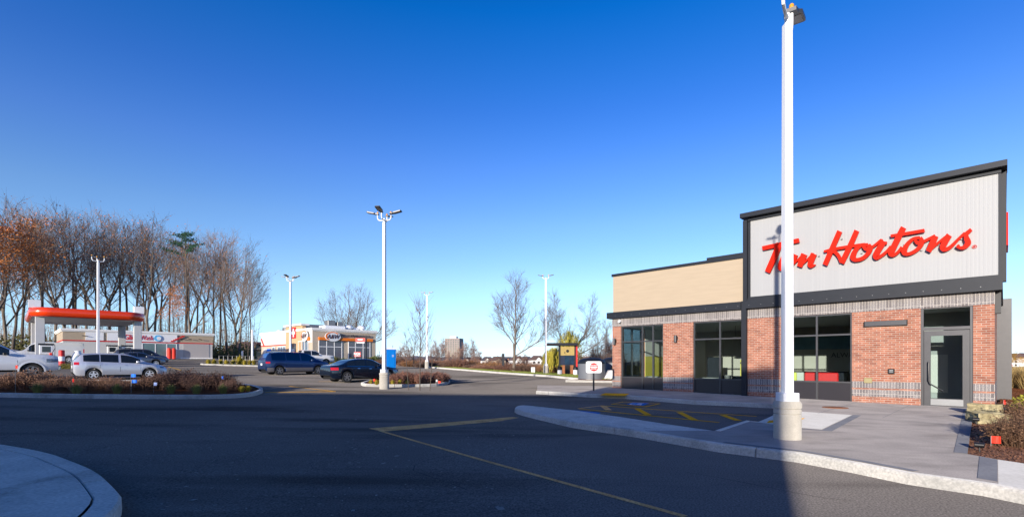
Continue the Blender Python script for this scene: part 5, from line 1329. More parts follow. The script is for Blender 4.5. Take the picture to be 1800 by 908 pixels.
sedan = dict(L=4.62, W=1.80, top=[(0, .86), (.06, 1.0), (.5, 1.06), (.75, 1.12), (1.25, 1.33), (1.75, 1.42), (2.3, 1.44), (2.75, 1.38), (3.2, 1.16), (3.5, 1.0), (4.0, .90), (4.4, .78), (4.62, .60)],
    belt=[(0, .85), (.5, .96), (1.2, .96), (2.4, .93), (3.3, .88), (3.9, .82), (4.4, .72), (4.62, .58)], wheels=(.98, 3.74), wr=.335, windows=[(.98, 1.5), (1.54, 2.2), (2.26, 3.05)], wind=(2.82, 3.42), rear=(.62, 1.4), seams=(1.45, 2.23, 3.2), handles=(1.62, 2.4), tail=(.02, .42, .74, .9), headl=(4.1, 4.5, .62, .74), mirror=(2.95, .93), winline=True, spokes=5, round=(.24, .26))
x, y = ap(634, 31.0); car('black sedan parked left of the middle lamp post, boot towards us', 'sedan', (x, y), HB, sedan, paint('black_paint', (.008, .014, .03), .3, .2), 'rimdark')
dsuv = dict(minivan); 
x, y = ap(455, 56); car('dark red tailed suv half hidden behind the blue minivan', 'suv', (x + 3.0, y + .5), HB, minivan, paint('dark_navy_paint', (.015, .02, .04), .3, .3), 'rimdark')
gm = dict(minivan)
x, y = ap(248, 56); car('grey minivan parked before the car wash, behind the grey sedan', 'minivan', (x, y), HB - .02, minivan, paint('steel_grey_paint', (.09, .10, .13), .5, .3))
x, y = ap(239, 49); car('grey sedan partly hidden by the roof of the silver wagon', 'sedan', (x, y), HB + .1, sedan, paint('grey_paint', (.13, .14, .17), .5, .3), mat_ if False else 'rim')
def truck(label, loc, heading, pm, s=1.0, bed=True, name='pickup_truck'):
    sp = dict(L=5.85, W=2.05, top=[(0, 1.22), (.04, 1.28), (1.9, 1.30), (1.96, 1.55), (2.06, 1.86), (2.3, 1.93), (3.2, 1.93), (3.6, 1.85), (4.0, 1.60), (4.35, 1.36), (4.5, 1.33), (5.3, 1.30), (5.7, 1.26), (5.81, 1.20), (5.85, 1.12)],
        belt=[(0, 1.21), (1.9, 1.22), (2.5, 1.24), (4.2, 1.22), (5.3, 1.20), (5.7, 1.17), (5.85, 1.08)], sill=.46, wheels=(1.15, 4.82), wr=.42, tw=.27, tumble=.3, windows=[(2.22, 3.05), (3.12, 4.0)], wind=(3.68, 4.3), rear=(1.97, 2.05), seams=(2.08, 3.08, 4.3), handles=(2.2, 3.2),
        tail=(.01, .14, .85, 1.15), headl=(5.38, 5.82, .90, 1.08), mirror=(3.85, 1.25), mirm=A_['black'], ub=.95, bump=((0, .55), (.2, .5), (5.65, .46), (5.85, .5)), platez=.62, grille=(.72, 1.08), round=(.03, .14), spokes=6)
    o = car(label, 'pickup truck', loc, heading, sp, pm, 'rimdark', name=name); o.scale = (s, s, s)
    b = [c for c in o.children if c.name.startswith('body')][0]
    MB().bbox(2.86, 3.02, -.85, .85, .48, .70, .03).build('bumper', A_['chrome'], b)
    MB().box(5.2 - 2.925, 5.45 - 2.925, -1.01, -1.0, .6, .7).box(5.2 - 2.925, 5.45 - 2.925, 1.0, 1.01, .6, .7).build('fog_lamp', A_['black'], b) if False else None
    for w in (1.15, 4.82):
        for sd in (-1, 1):
            fl = MB(); 
            for k_ in range(13):
                a = math.pi * k_ / 12; c_, s_ = math.cos(a), math.sin(a)
                for rr, yy in ((.47, .99), (.54, 1.0), (.54, 1.03), (.47, 1.035)): fl.v.append((w - 2.925 + c_*rr, sd*yy, .42 + s_*rr))
            fl.f = [(i*4+j, i*4+(j+1) % 4, (i+1)*4+(j+1) % 4, (i+1)*4+j) for i in range(12) for j in range(4)]
            fl.build('wheel_arch', pm, b, True)
    return o
wp = paint('white_truck_paint', (.62, .64, .68), .0, .3)
x, y = ap(0, 27.5); truck('white pickup truck cut by the left edge of the picture, bonnet to the right', (x - .55, y - .6), HB, wp, 1.08)
x, y = ap(541, 61); truck('white pickup truck parked before the fast food building, behind the blue minivan', (x, y), HB - .12, paint('white_paint_b', (.68, .67, .66), 0, .3), 1.0)
# white utility van at the pumps
ut = dict(L=6.2, W=2.1, top=[(0, 2.15), (.05, 2.28), (.3, 2.34), (3.9, 2.34), (4.05, 2.24), (4.4, 2.05), (4.75, 1.6), (5.05, 1.38), (5.8, 1.24), (6.05, 1.1), (6.2, .9)],
    belt=[(0, 1.25), (4.4, 1.22), (5.0, 1.2), (5.9, 1.1), (6.2, .85)], sill=.42, wheels=(1.3, 5.0), wr=.38, tumble=.14, windows=[(3.75, 4.55)], wind=(4.38, 4.95), seams=(3.6, 4.8), handles=(3.75,), tail=(.0, .1, 1.15, 1.6), headl=(5.8, 6.1, .85, 1.0), mirror=(4.6, 1.3), mirm=A_['black'], ub=.8, tin=.85, round=(.03, .16))
x, y = ap(82, 55); car('white utility van standing behind the left canopy column, cab to the left', 'van', (x, y), HB + math.pi, ut, paint('white_van_paint', (.66, .67, .68), 0, .35), name='utility_van')
# two cars on the far road at the right
for px, py, Yv, m_, lb, hd_ in ((1783, 660, 96, paint('pale_blue_paint', (.35, .40, .52), .4, .3), 'small pale blue car on the far road at the right edge', R(200)), (1797, 664, 88, paint('black_paint_b', (.02, .02, .025), .3, .3), 'small black car on the far road cut by the right edge', R(200))):
    x, y = ap(px, Yv); car(lb, 'car', (x, y), hd_, sedan, m_, z=zz(py + 3, Yv), name='distant_car', group='cars on the far road')

# ------------------------------------------------------------------ buildings of the fuel station, left
def frame(name, px, Y, label, cat, dz=0, ang=HB):
    x, y = ap(px, Y); return empty(name, (x, y, G(x, y) + dz), ang, label, cat), (x, y)
def solve(P, d, px):
    r = (px - HX) / FPX; return (r * P[1] - P[0]) / (d[0] - r * d[1])
dB = (math.cos(HB), math.sin(HB)); dA = (-math.sin(HB), math.cos(HB))
# car wash
cw, WP = frame('car_wash', 110.5, 72.8, 'long low cream and grey car wash with a red stripe and white sign band', 'building')
Lw = solve(WP, dB, 373.5); gzw = G(*WP)
def wx2(px): return solve(WP, dB, px)
Hw = 4.55; zb = 2.75
MB().box(0, Lw, 0, 12, -.8, zb).build('wall', A_['offwhite'], cw)
MB().box(-.02, Lw + .02, -.02, 12.02, zb, Hw - .3).build('upper_wall', A_['cream'], cw)
MB().box(-.28, Lw + .28, -.28, 12.28, Hw - .3, Hw).box(-.16, Lw + .16, -.16, 12.16, Hw - .45, Hw - .301).build('cornice', A_['white'], cw)
MB().box(-.06, Lw + .06, -.06, 12, zb - .04, zb + .12).build('red_stripe', A_['red2'], cw)
s0, s1 = wx2(188), wx2(311)
MB().box(s0, s1, -.16, -.021, zb + .14, Hw - .46).build('sign_band', A_['whitemetal'], cw)
sx0 = wx2(182)
MB().box(wx2(186.5), sx0 + 0.01, -.12, -.021, zb + .14, Hw - .5).build('sign_band', A_['whitemetal'], cw) if False else None
MB().box(wx2(150), sx0 + .0, -.14, -.021, zb + .14, Hw - .46).build('sign_band', A_['whitemetal'], cw)
zt_ = (zb + Hw - .35) / 2
def fit(t_, x0, x1):
    xs_v = [v.co.x for v in t_.data.vertices]; w_ = max(xs_v) - min(xs_v); t_.scale = ((x1 - x0)/w_, 1, 1); t_.location.x = (x0 + x1)/2 - (max(xs_v) + min(xs_v))/2*t_.scale[0]
fit(text('lettering', 'Glide', 1.15, A_['red2'], cw, (0, -.19, zt_), (R(90), 0, 0), .04, bold=.025), wx2(217.5), wx2(244))
fit(text('lettering', 'Wash', 1.1, A_['red2'], cw, (0, -.19, zt_), (R(90), 0, 0), .04), wx2(246), wx2(268.5))
lg = MB(); c0 = wx2(274)
lg.lathe([(.52, -.04), (.52, .04)], 24, (c0 + .25, -.22, zt_), 'y'); lg.build('round_logo', mat('logo_blue', (.12, .45, .75), .4), cw)
MB().lathe([(.3, -.02), (.3, .02)], 20, (c0 + .38, -.28, zt_ - .02), 'y').build('round_logo', A_['whitemetal'], cw)
st = MB()
for k in range(6): st.box(wx2(300) + k*.3, wx2(300) + k*.3 + .42, -.22 - .002*k, -.165, zb + .2 + k*.17, zb + .42 + k*.17)
st.build('stepped_emblem', A_['red2'], cw)
# glass shop front between sign band ends
g0, g1 = wx2(250), wx2(311)
fr = MB(); 
for px in (250, 273, 293, 310): fr.box(wx2(px) - .06, wx2(px) + .06, -.1, -.001, .1, zb - .05)
fr.box(g0, g1, -.1, -.002, zb - .15, zb - .05); fr.box(g0, g1, -.1, -.002, .0, .2)
f_ = fr.build('window_frame', A_['whitemetal'], cw)
MB().box(g0 + .05, g1 - .05, -.06, -.003, .2, zb - .15).build('pane', mat('wash_glass', (.12, .19, .2), .08, 0, .4, .5, spec=.8), f_)
MB().box(s1 + .9, Lw - .5, -.05, -.003, .35, zb - .05).build('shutter', mat('grey_shutter', (.42, .39, .37), .6, 0, .06, 3, stretch=(6, 1, .2)), cw)
MB().box(s1 + .5, Lw, -.09, -.006, -.3, .35).build('plinth', A_['white'], cw)
for k, px in enumerate((319, 334, 352)):
    MB().tube([(wx2(px) - .35, -.5, Hw - 1.0), (wx2(px) + .25, -.12, Hw - 1.15)], .06, 6).build('wall_lamp', A_['frame'], cw)
MB().tube([(wx2(150) - .4, -.5, Hw - 1.0), (wx2(150) + .3, -.12, Hw - 1.1)], .06, 6).build('wall_lamp', A_['frame'], cw)
# red hooded display standing at the glass
bx_, by_ = WP[0] + dB[0]*wx2(300) - dA[0]*.5, WP[1] + dB[1]*wx2(300) - dA[1]*.5
o = empty('vending_unit', (bx_, by_, G(bx_, by_)), HB, 'pair of round topped red units standing before the car wash window', 'dispenser')
for dx in (-.32, .32): MB().lathe([(.3, 0), (.3, 1.5), (.24, 1.75), (.1, 1.85)], 16, (dx, 0, .05)).build('hood', A_['flagred'], o, True)
structure(sheet('wash_pavement', [(WP[0] + dB[0]*a - dA[0]*b, WP[1] + dB[1]*a - dA[1]*b) for a, b in ((-1, 0), (-1, 1.8), (Lw + .5, 1.8), (Lw + .5, 0))], .12, A_['pad'], 2))
# canopy
cn, CP = frame('fuel_canopy', 47, 48.5, 'white fuel canopy with a rounded glossy red fascia on four pale columns', 'fuel canopy')
Lc = solve(CP, dB, 262); gc = G(CP[0] + dB[0]*Lc/2, CP[1] + dB[1]*Lc/2) - G(*CP); Dc = 14.0; zc = zz(553, 48.5) - G(*CP); fh = zz(537, 48.5) - zz(553, 48.5)
def rrect(x0, x1, y0, y1, r, n=8):
    out = []
    for cx_, cy_, a0 in ((x1 - r, y0 + r, -90), (x1 - r, y1 - r, 0), (x0 + r, y1 - r, 90), (x0 + r, y0 + r, 180)):
        for k in range(n + 1): a = R(a0 + 90*k/n); out.append((cx_ + r*math.cos(a), cy_ + r*math.sin(a)))
    return out
MB().prism(rrect(.42, Lc - .42, .42, Dc - .27, 1.4), zc - .02, zc + .14).build('soffit', A_['white'], cn)
MB().prism(rrect(.3, Lc - .3, .3, Dc - .15, 1.5), zc + .141, zc + fh - .05).build('roof', A_['white'], cn)
fa = MB(); N = 9
rings = []
for k in range(N):
    a = R(-90 + 180*k/(N-1)); d = .33*math.cos(a); rings.append((d - .15, zc - .03 + (fh + .05)*(.5 + .5*math.sin(a))))
for d, z_ in rings: fa.v += [(p[0], p[1], z_) for p in rrect(.3 - d, Lc - .3 + d, .3 - d, Dc - .15 + d, 1.5 + d)]
M_ = len(rrect(0, 9, 0, 9, 1)); fa.f = [(i*M_+j, i*M_+(j+1) % M_, (i+1)*M_+(j+1) % M_, (i+1)*M_+j) for i in range(N-1) for j in range(M_)]
fa.build('fascia', mat('canopy_red', (.85, .055, .006), .22, 0, .03, 1, coat=.6), cn, True)
fx0 = solve(CP, dB, 60.5); fx1 = solve(CP, dB, 249)
for cx_ in (fx0 + .45, fx1 - .15):
    for cy_ in (1.5, 12.0):
        MB().bbox(cx_ - .36, cx_ + .36, cy_ - .27, cy_ + .27, -.6 + (0 if cx_ < 3 else .1), zc - .021, .03).build('column', A_['greycolumn'], cn)
for cx_ in (.6, Lc - .7):
    MB().prism([(cx_ - .45, 1.2), (cx_ + .45, 1.2), (cx_ + .45, 2.0), (cx_ - .45, 2.0)], zc + fh - .051, zc + fh + .75).build('roof_vent', A_['whitemetal'], cn)
# pumps
def pump(px, Y, label):
    x, y = ap(px, Y); o = empty('fuel_pump', (x, y, G(x, y)), HB, label, 'fuel pump', 'fuel pumps')
    MB().box(-.85, .85, -.5, .5, 0, .16).build('island', A_['pad'], o)
    MB().bbox(-.5, .5, -.3, .3, .16, 1.15, .03).build('cabinet', A_['offwhite'], o)
    MB().bbox(-.48, .48, -.26, .26, 1.15, 2.0, .03).build('display_head', A_['whitemetal'], o)
    MB().box(-.3, .3, -.275, -.261, 1.3, 1.85).build('screen', A_['glassdark'], o)
    MB().box(-.56, .56, -.34, .34, 2.0, 2.14).build('top_rail', A_['dark'], o)
    MB().bbox(.22, .42, -.38, -.301, .9, 1.25, .02).build('nozzle', A_['flagred'], o)
    MB().tube([(.35, -.34, 1.1), (.62, -.42, 1.7), (.6, -.3, 2.05)], .025, 6).tube([(.35, -.36, 1.0), (.5, -.5, .4), (.6, -.4, 1.0), (.62, -.42, 1.7)], .02, 5).build('hose', A_['black'], o, True)
pump(81, 48, 'fuel pump right of the left front canopy column'); pump(197, 62, 'fuel pump between the two right canopy columns'); pump(224, 57, 'fuel pump left of the right front canopy column')
def bollard(px, Y, m1, label, h=1.0, r=.11, name='bollard', grp=None, cat='bollard', cap=None):
    x, y = ap(px, Y); o = empty(name, (x, y, G(x, y)), 0, label, cat, grp)
    MB().lathe([(r, 0), (r, h - .05), (r*.7, h)], 16).build('post', m1, o, True)
    if cap: MB().lathe([(r + .01, h*.35), (r + .01, h*.62)], 16).build('band', cap, o)
    return o
bollard(108.5, 46, A_['red2'], 'red and white guard bollard between the pickup bonnet and the silver wagon', 1.55, .22, cap=A_['whitemetal'])
o = empty('fuel_bin', (*ap(137, 47), G(*ap(137, 47))), .3, 'lumpy white waste bag standing behind the rear of the silver wagon', 'bag')
MB().lathe([(.3, 0), (.5, .25), (.48, .8), (.36, 1.2), (.22, 1.35), (.26, 1.5), (.05, 1.52)], 12).build('sack', A_['whitemetal'], o, 60)
for i, px in enumerate((112, 118, 124, 130)):
    x, y = ap(px, 42); plant('bush', LB[0], 'foliage', (x, y, G(x, y)), i, .45, f'low orange brown bush between the pickup and the silver wagon, {nth(i)} from the left', 'bush', 'low bushes of the pump area')
x, y = ap(20, 58); car('white car half seen behind the bonnet of the white pickup, far left', 'car', (x, y), HB, sedan, paint('white_paint_c', (.6, .62, .65), 0, .3))

# ------------------------------------------------------------------ fast food building
ff, FP_ = frame('fast_food_building', 549.5, 70, 'cream fast food and convenience building with orange bands and oval signs', 'building')
def fx(px): return solve(FP_, dB, px)
def fy(px): return solve(FP_, dA, px)
Lf = fx(660.5); Df = fy(459.5); z0f = G(*FP_)
def fz(px, py, side='B'):
    d = dB if side == 'B' else dA; s = (fx if side == 'B' else fy)(px); return zz(py, FP_[1] + d[1]*s) - z0f
Hf = fz(549.5, 576)
ent0, ent1 = fy(533), fy(504)
MB().box(0, Lf, 0, Df, -1, Hf - .25).build('wall', A_['tan'], ff)
MB().box(-.2, Lf + .2, -.2, Df + .2, Hf - .25, Hf + .05).box(-.1, Lf + .1, -.1, Df + .1, Hf - .4, Hf - .251).build('cornice', A_['white'], ff)
MB().box(-.12, .4, ent0, ent1, -.5, Hf + .55).build('entrance_tower', mat('peach_render', (.55, .36, .2), .8, 0, .05, 2), ff)
MB().box(-.4, .8, ent0 - .25, ent1 + .25, Hf + .551, Hf + .8).build('tower_cap', A_['white'], ff)
MB().box(-.05, -.001, .0, ent0 - .02, 3.0, Hf - .41).build('light_band', A_['tanlight'], ff); MB().box(-.05, -.001, ent1 + .02, Df, 3.0, Hf - .41).build('light_band', A_['tanlight'], ff)
MB().box(-.09, -.051, ent1 + .02, Df, 2.86, 3.0).build('red_stripe', A_['red2'], ff)
st = MB()
for k in range(5): st.box(-.12, -.051, Df - .1 - k*.26 - .4, Df - .1 - k*.26, 3.9 - k*.26, 4.2 - k*.26)
st.build('stepped_emblem', A_['red2'], ff)
# red square sign with white cross shaped mark on the tower
ey = (ent0 + ent1) / 2; sq_ = .82; zq = Hf - .45
MB().box(-.2, -.121, ey - sq_, ey + sq_, zq - sq_, zq + sq_).build('square_sign', A_['red2'], ff)
MB().box(-.215, -.201, ey - sq_*.25, ey + sq_*.25, zq - sq_*.75, zq + sq_*.75).box(-.219, -.2155, ey - sq_*.75, ey + sq_*.75, zq - sq_*.25, zq + sq_*.25).build('white_mark', A_['whitemetal'], ff)
# right face windows, orange band
bz0, bz1 = fz(560, 597), fz(560, 592)
MB().box(fx(559.5), fx(654), -.3, -.001, bz0, bz1).build('orange_band', A_['orange'], ff)
for a_, b_, mm in ((559.8, 601, (574, 587.5)), (612, 650.5, (624.5, 638))):
    x0, x1 = fx(a_), fx(b_); q = MB()
    for x_ in [x0 + .04] + [fx(k) for k in mm] + [x1 - .04]: q.box(x_ - .05, x_ + .05, -.09, -.001, .35, bz0 - .05)
    zm = fz(580, 609); q.box(x0, x1, -.085, -.002, zm - .05, zm + .05)
    f_ = q.build('window_frame', A_['whitemetal'], ff); MB().box(x0, x1, -.05, -.003, .35, bz0 - .02).build('pane', mat('dusty_glass', (.11, .11, .14), .12, 0, .15, .3, spec=.8), f_)
# oval sign and slogan on the right face
def oval(cxp, zc_, rw, rh, side):
    def pos(u, v, dpt): return (cxp + u, -.32 - dpt, zc_ + v) if side == 'B' else (-.32 - dpt, cxp - u, zc_ + v)
    def disc(rx, rz, d0, d1, m_, nm, ang0=0, ang1=360, inner=0.):
        q = MB(); n = 40
        if inner:
            K = 24
            for k in range(K + 1):
                a = R(ang0 + (ang1 - ang0)*k/K)
                for rr in (1, inner):
                    for dd in (d0, d1): q.v.append(pos(rx*rr*math.cos(a), rz*rr*math.sin(a), dd))
            q.f = [f for k in range(K) for f in ((k*4, k*4+4, k*4+6, k*4+2), (k*4+1, k*4+3, k*4+7, k*4+5), (k*4, k*4+1, k*4+5, k*4+4), (k*4+2, k*4+6, k*4+7, k*4+3))]
        else:
            q.v = [pos(rx*math.cos(2*math.pi*k/n), rz*math.sin(2*math.pi*k/n), dd) for dd in (d0, d1) for k in range(n)]
            q.f = [tuple(range(n)), tuple(range(n, 2*n))] + [(k, (k+1) % n, (k+1) % n + n, k + n) for k in range(n)]
        return q.build(nm, m_, ff)
    disc(rw, rh, 0, .12, A_['whitemetal'], 'oval_sign')
    disc(rw*.93, rh*.93, .121, .14, A_['orange'], 'sign_ring', 40, 235, .80)
    rot = (R(90), 0, 0) if side == 'B' else (R(90), 0, R(-90))
    p = pos(0, -.08*rh, .15)
    text('lettering', 'A&W', rh*1.15, mat('sign_brown', (.09, .045, .05), .5), ff, p, rot, .03, 'CENTER', rw/rh*.58, .25, .02)
cA = (fx(569) + fx(596.5)) / 2; oval(cA, fz(582, 591), (fx(596.5) - fx(569))/2, .72, 'B')
tx0, tx1 = fx(598), fx(649.5)
t_ = text('lettering', 'GOOD FOOD MAKES GOOD FOOD', .52, mat('slogan_brown', (.05, .05, .06), .6), ff, (0, -.2, bz1 + .36), (R(90), 0, 0), .03)
wd_ = t_.dimensions.x or (max(v.co.x for v in t_.data.vertices) - min(v.co.x for v in t_.data.vertices)); wd_ = max(v.co.x for v in t_.data.vertices) - min(v.co.x for v in t_.data.vertices)
t_.scale = ((tx1 - tx0)/wd_, 1, 1); t_.location.x = (tx0 + tx1)/2
# left face details
zl0, zl1 = bz0, bz1 + .0
MB().box(-.3, -.051, .6, ent0 - .3, zl0 - .05, zl1).build('orange_band', A_['orange'], ff)
cL = fy(531) if False else (fy(539.5)); oval(cL, fz(538, 590, 'A') , 1.15, .82, 'A')
def lwin(a_, b_, n_, zt2=2.7):
    y0, y1 = fy(a_), fy(b_); y0, y1 = min(y0, y1), max(y0, y1); q = MB()
    for k in range(n_ + 1): yy = y0 + (y1 - y0)*k/n_; q.box(-.16, -.052, yy - .05, yy + .05, .1, zt2)
    q.box(-.155, -.053, y0, y1, 1.6, 1.7); q.box(-.155, -.053, y0, y1, zt2 - .1, zt2)
    f_ = q.build('window_frame', A_['whitemetal'], ff); MB().box(-.12, -.054, y0, y1, .1, zt2 - .05).build('pane', mat('left_glass', (.14, .2, .26), .08, 0, .5, .7, spec=.8), f_)
lwin(543, 526, 3, zl0 - .08); lwin(490, 503, 3); lwin(480, 484.5, 1)
MB().box(-.16, -.051, fy(476.5), fy(470.8), .8, 2.4).build('poster', A_['flagblue'], ff); MB().box(-.16, -.051, fy(470.7), fy(465), .8, 2.4).build('poster', A_['whitemetal'], ff)
q = MB().box(-.2, -.121, ey - .8, ey + .8, -.2, 3.0); q.build('entrance_door', A_['glassblue'], ff)
MB().box(-.24, -.201, ey - .5, ey + .5, 1.6, 2.2).build('door_sign', A_['whitemetal'], ff)
# roof plant
for nm, m_, b_ in (('roof_unit', A_['galv'], (1.2, 5.2, 6.5, 9.5, Hf, Hf + 1.0)), ('roof_unit', A_['whitemetal'], (3.0, 6.3, 2.6, 4.6, Hf, Hf + .7)), ('roof_unit', A_['galv'], (3.6, 4.8, 2.8, 4.0, Hf + .7, Hf + 1.5)), ('roof_unit', A_['galv'], (5.1, 6.0, 2.8, 4.0, Hf + .7, Hf + 1.35)),
                   ('roof_unit', A_['galv'], (2, 3.2, 15, 16.2, Hf, Hf + .9)), ('roof_unit', A_['whitemetal'], (2, 3, 17.5, 18.5, Hf, Hf + .6))):
    MB().bbox(*b_, .05).build(nm, m_, ff)
for cx_ in (7.2, 9.4): MB().lathe([(.45, 0), (.45, .35), (.7, .4), (.7, .65), (.5, .85), (.1, .95)], 18, (cx_, 3.4, Hf + .06)).build('roof_fan', A_['whitemetal'], ff, True)
MB().box(7.9, 8.8, 3.0, 3.8, Hf + .05, Hf + .6).build('roof_unit', A_['whitemetal'], ff)
MB().tube([(fx(617), -.5, Hf - .75), (fx(622), -.1, Hf - .95)], .05, 6).build('wall_lamp', A_['frame'], ff)
# signs in front of it
def post_sign(px, Y, z0, z1, x0, x1, label, m_, body=None, pm_='dark', extra=None):
    x, y = ap(px, Y); zb_ = G(x, y); o = empty('sign_post', (x, y, zb_), 0, label, 'sign')
    MB().tube([(0,0,0), (0,0,z1 - zb_ - .05)], .07, 8).build('post', A_[pm_], o)
    MB().bbox((x0 - px)/FPX*Y, (x1 - px)/FPX*Y, -.12, -.07, z0 - zb_, z1 - zb_, .02).build('sign_face', m_, o)
    return o, x, Y, zb_
Y_ = 66; o, _, _, zb_ = post_sign(628.5, Y_, zz(626.5, Y_), zz(618, Y_), 623, 634.5, 'small red sign on a short post among the bushes before the fast food windows', A_['red2'])
text('lettering', 'NO', .42, A_['whitemetal'], o, (-.12, -.14, zz(621.3, Y_) - zb_), (R(90), 0, 0), .02, 'CENTER', 1, 0, .01); MB().lathe([(.12, -.01), (.12, .01)], 14, (.28, -.14, zz(621.5, Y_) - zb_), 'y').build('white_dot', A_['whitemetal'], o)
MB().box(-.33, .33, -.135, -.121, zz(625, Y_) - zb_, zz(624.2, Y_) - zb_).build('white_line', A_['whitemetal'], o)
x, y = ap(643.5, 66); zb_ = G(x, y); o = empty('banner_pole', (x, y, zb_), 0, 'tall dark pole with a red and white banner before the fast food building', 'banner pole')
MB().tube([(0,0,0), (0,0,zz(594, 66) - zb_)], .10, 8).build('pole', A_['dark'], o); MB().lathe([(.35, 0), (.35, .25), (.3, .3)], 16).build('footing', A_['pad'], o)
MB().box(-(643.5 - 625)/FPX*66, -.11, -.05, -.02, zz(600, 66) - zb_, zz(593.8, 66) - zb_).build('banner', A_['red2'], o); MB().box(-1.25, -.2, -.06, -.0505, zz(602.5, 66) - zb_, zz(600.5, 66) - zb_).box(-1.1, -.45, -.06, -.0505, zz(597.2, 66) - zb_, zz(595.2, 66) - zb_).build('banner_text', A_['whitemetal'], o)
# portable toilet
x, y = ap(685, 54); o = empty('portable_toilet', (x, y, G(x, y)), R(28), 'bright blue portable toilet with a white roof just right of the middle lamp', 'portable toilet')
MB().bbox(-.55, .55, -.55, .55, .12, 2.12, .03).build('cabin', A_['toilet'], o); MB().bbox(-.57, .57, -.57, .57, 0, .119, .01).build('base', A_['dark'], o)
MB().add([(-.58,-.58,2.121), (.58,-.58,2.121), (.58,.58,2.121), (-.58,.58,2.121), (-.5,-.5,2.28), (.5,-.5,2.28), (.5,.5,2.28), (-.5,.5,2.28)], [(0,3,2,1), (4,5,6,7), (0,1,5,4), (1,2,6,5), (2,3,7,6), (3,0,4,7)]).build('roof', A_['whitemetal'], o)
dd_ = MB().box(-.4, .4, -.575, -.551, .2, 2.02).build('door', A_['toilet'], o); MB().box(.1, .3, -.585, -.5755, 1.3, 1.55).build('notice', A_['flagpale'], dd_); MB().tube([(.45, .45, 2.2), (.45, .45, 2.6)], .04, 8).build('vent_pipe', A_['galv'], o)
# white poles and rail fence near the woodland
def simple_pole(px, Y, ty, label, r=.07, nm='white_pole', m_='whitemetal'):
    x, y = ap(px, Y); z = G(x, y); o = empty(nm, (x, y, z), 0, label, 'pole')
    MB().tube([(0,0,0), (0,0,zz(ty, Y) - z)], [r, r*.85], 10).build('shaft', A_[m_], o, True); MB().lathe([(r*2.4, 0), (r*2.4, .08), (r*1.2, .12)], 14).build('foot', A_[m_], o, True)
simple_pole(443.5, 60, 579, 'white pole standing left of the dark suv', .13); simple_pole(426, 72, 616, 'short white post behind the rail fence', .14)
x, y = ap(385, 62); x2, y2 = ap(446, 64); fo = empty('rail_fence', (x, y, G(x, y)), 0, 'thin grey metal rail fence between the car wash and the fast food building', 'fence')
fn = 8
for k in range(fn + 1):
    a_ = k / fn; px_, py_ = (x2 - x)*a_, (y2 - y)*a_; MB().tube([(px_, py_, -.3), (px_, py_, 1.0)], .022, 6).build('fence_post', A_['galv'], fo)
for zr in (.35, 1.03): MB().tube([(0,0,zr), (x2-x, y2-y, zr)], .02, 6).build('rail', A_['galv'], fo)

# ------------------------------------------------------------------ drive through: menu canopy, drums, sign, posts
x, y = ap(988, 43); z = G(x, y); o = empty('menu_canopy', (x, y, z), 0, 'charcoal drive through canopy over a menu screen with a red right edge', 'menu canopy')
def mx3(px): return (px - 988)/FPX*43
def mz3(py): return zz(py, 43) - z
MB().bbox(mx3(961.5), mx3(1014.5), -.5, .9, mz3(607), mz3(602.5), .01).build('roof', A_['dark'], o)
MB().box(mx3(982), mx3(985), -.1, .1, 0, mz3(607)).build('post', A_['dark'], o); MB().box(mx3(1009.5), mx3(1012), -.1, .1, 0, mz3(607)).build('post', A_['dark'], o)
MB().box(mx3(1012)+.002, mx3(1015), -.08, .6, .5, mz3(607.2)).build('red_side', A_['red2'], o)
MB().box(mx3(985)+.002, mx3(1009.5)-.002, -.06, .06, mz3(624), mz3(608.5)).build('sign_board', mat('mustard_sign', (.40, .29, .09), .6, 0, .3, 5), o)
MB().lathe([(.13, -.01), (.13, .01)], 16, (mx3(997.5), -.075, mz3(616.5)), 'y').box(mx3(992), mx3(993.5), -.07, -.061, mz3(620.5), mz3(618)).build('sign_mark', A_['black'], o)
sc_ = MB().box(mx3(985)+.003, mx3(1009.5)-.003, -.05, .05, mz3(641), mz3(624.3)).build('menu_screen', mat('screen_navy', (.03, .04, .07), .2, 0, .3, 2), o)
for a_, b_ in ((992.5, 1000.5), (1001.5, 1008.5)): MB().box(mx3(a_), mx3(b_), -.06, -.0505, mz3(640), mz3(625)).build('screen_panel', mat('screen_teal', (.02, .045, .08), .15, 0, .6, 5), sc_)
MB().box(mx3(993), mx3(1001), -.2, .2, 0, mz3(641.2)).build('speaker_box', A_['black'], o)
MB().box(mx3(988.5), mx3(992.8), -.12, .12, 0, mz3(641.2)).build('timber_panel', A_['rust'], o); MB().box(mx3(1001.2), mx3(1007.5), -.12, .12, 0, mz3(641.2)).build('timber_panel', A_['rust'], o)
for px, lb in ((984, 'thick white bollard with a black top left of the menu screen'), (1011.5, 'thick white bollard with a black top right of the menu screen')):
    x1_, y1_ = ap(px, 41.3); ob = empty('guard_bollard', (x1_, y1_, G(x1_, y1_) + .1), 0, lb, 'bollard', 'guard bollards at the menu screen')
    MB().lathe([(.19, -.1), (.19, .42)], 18).build('lower_sleeve', A_['whitemetal'], ob, True); MB().lathe([(.2, .421), (.2, .62), (.12, .7)], 18).build('upper_sleeve', A_['dark'], ob, True)
x, y = ap(937, 46); o = empty('utility_marker', (x, y, G(x, y) + .1), 0, 'small white utility box on the verge left of the right hand lamp post', 'utility box')
MB().bbox(-.18, .18, -.14, .14, 0, .52, .02).build('box', A_['whitemetal'], o)
x, y = ap(884.5, 53); o = empty('marker_slab', (x, y, G(x, y)), 0, 'slim dark upright slab left of the large bare tree', 'marker slab'); MB().bbox(-.14, .14, -.05, .05, 0, zz(621, 53) - G(x, y), .01).build('slab', A_['dark'], o)
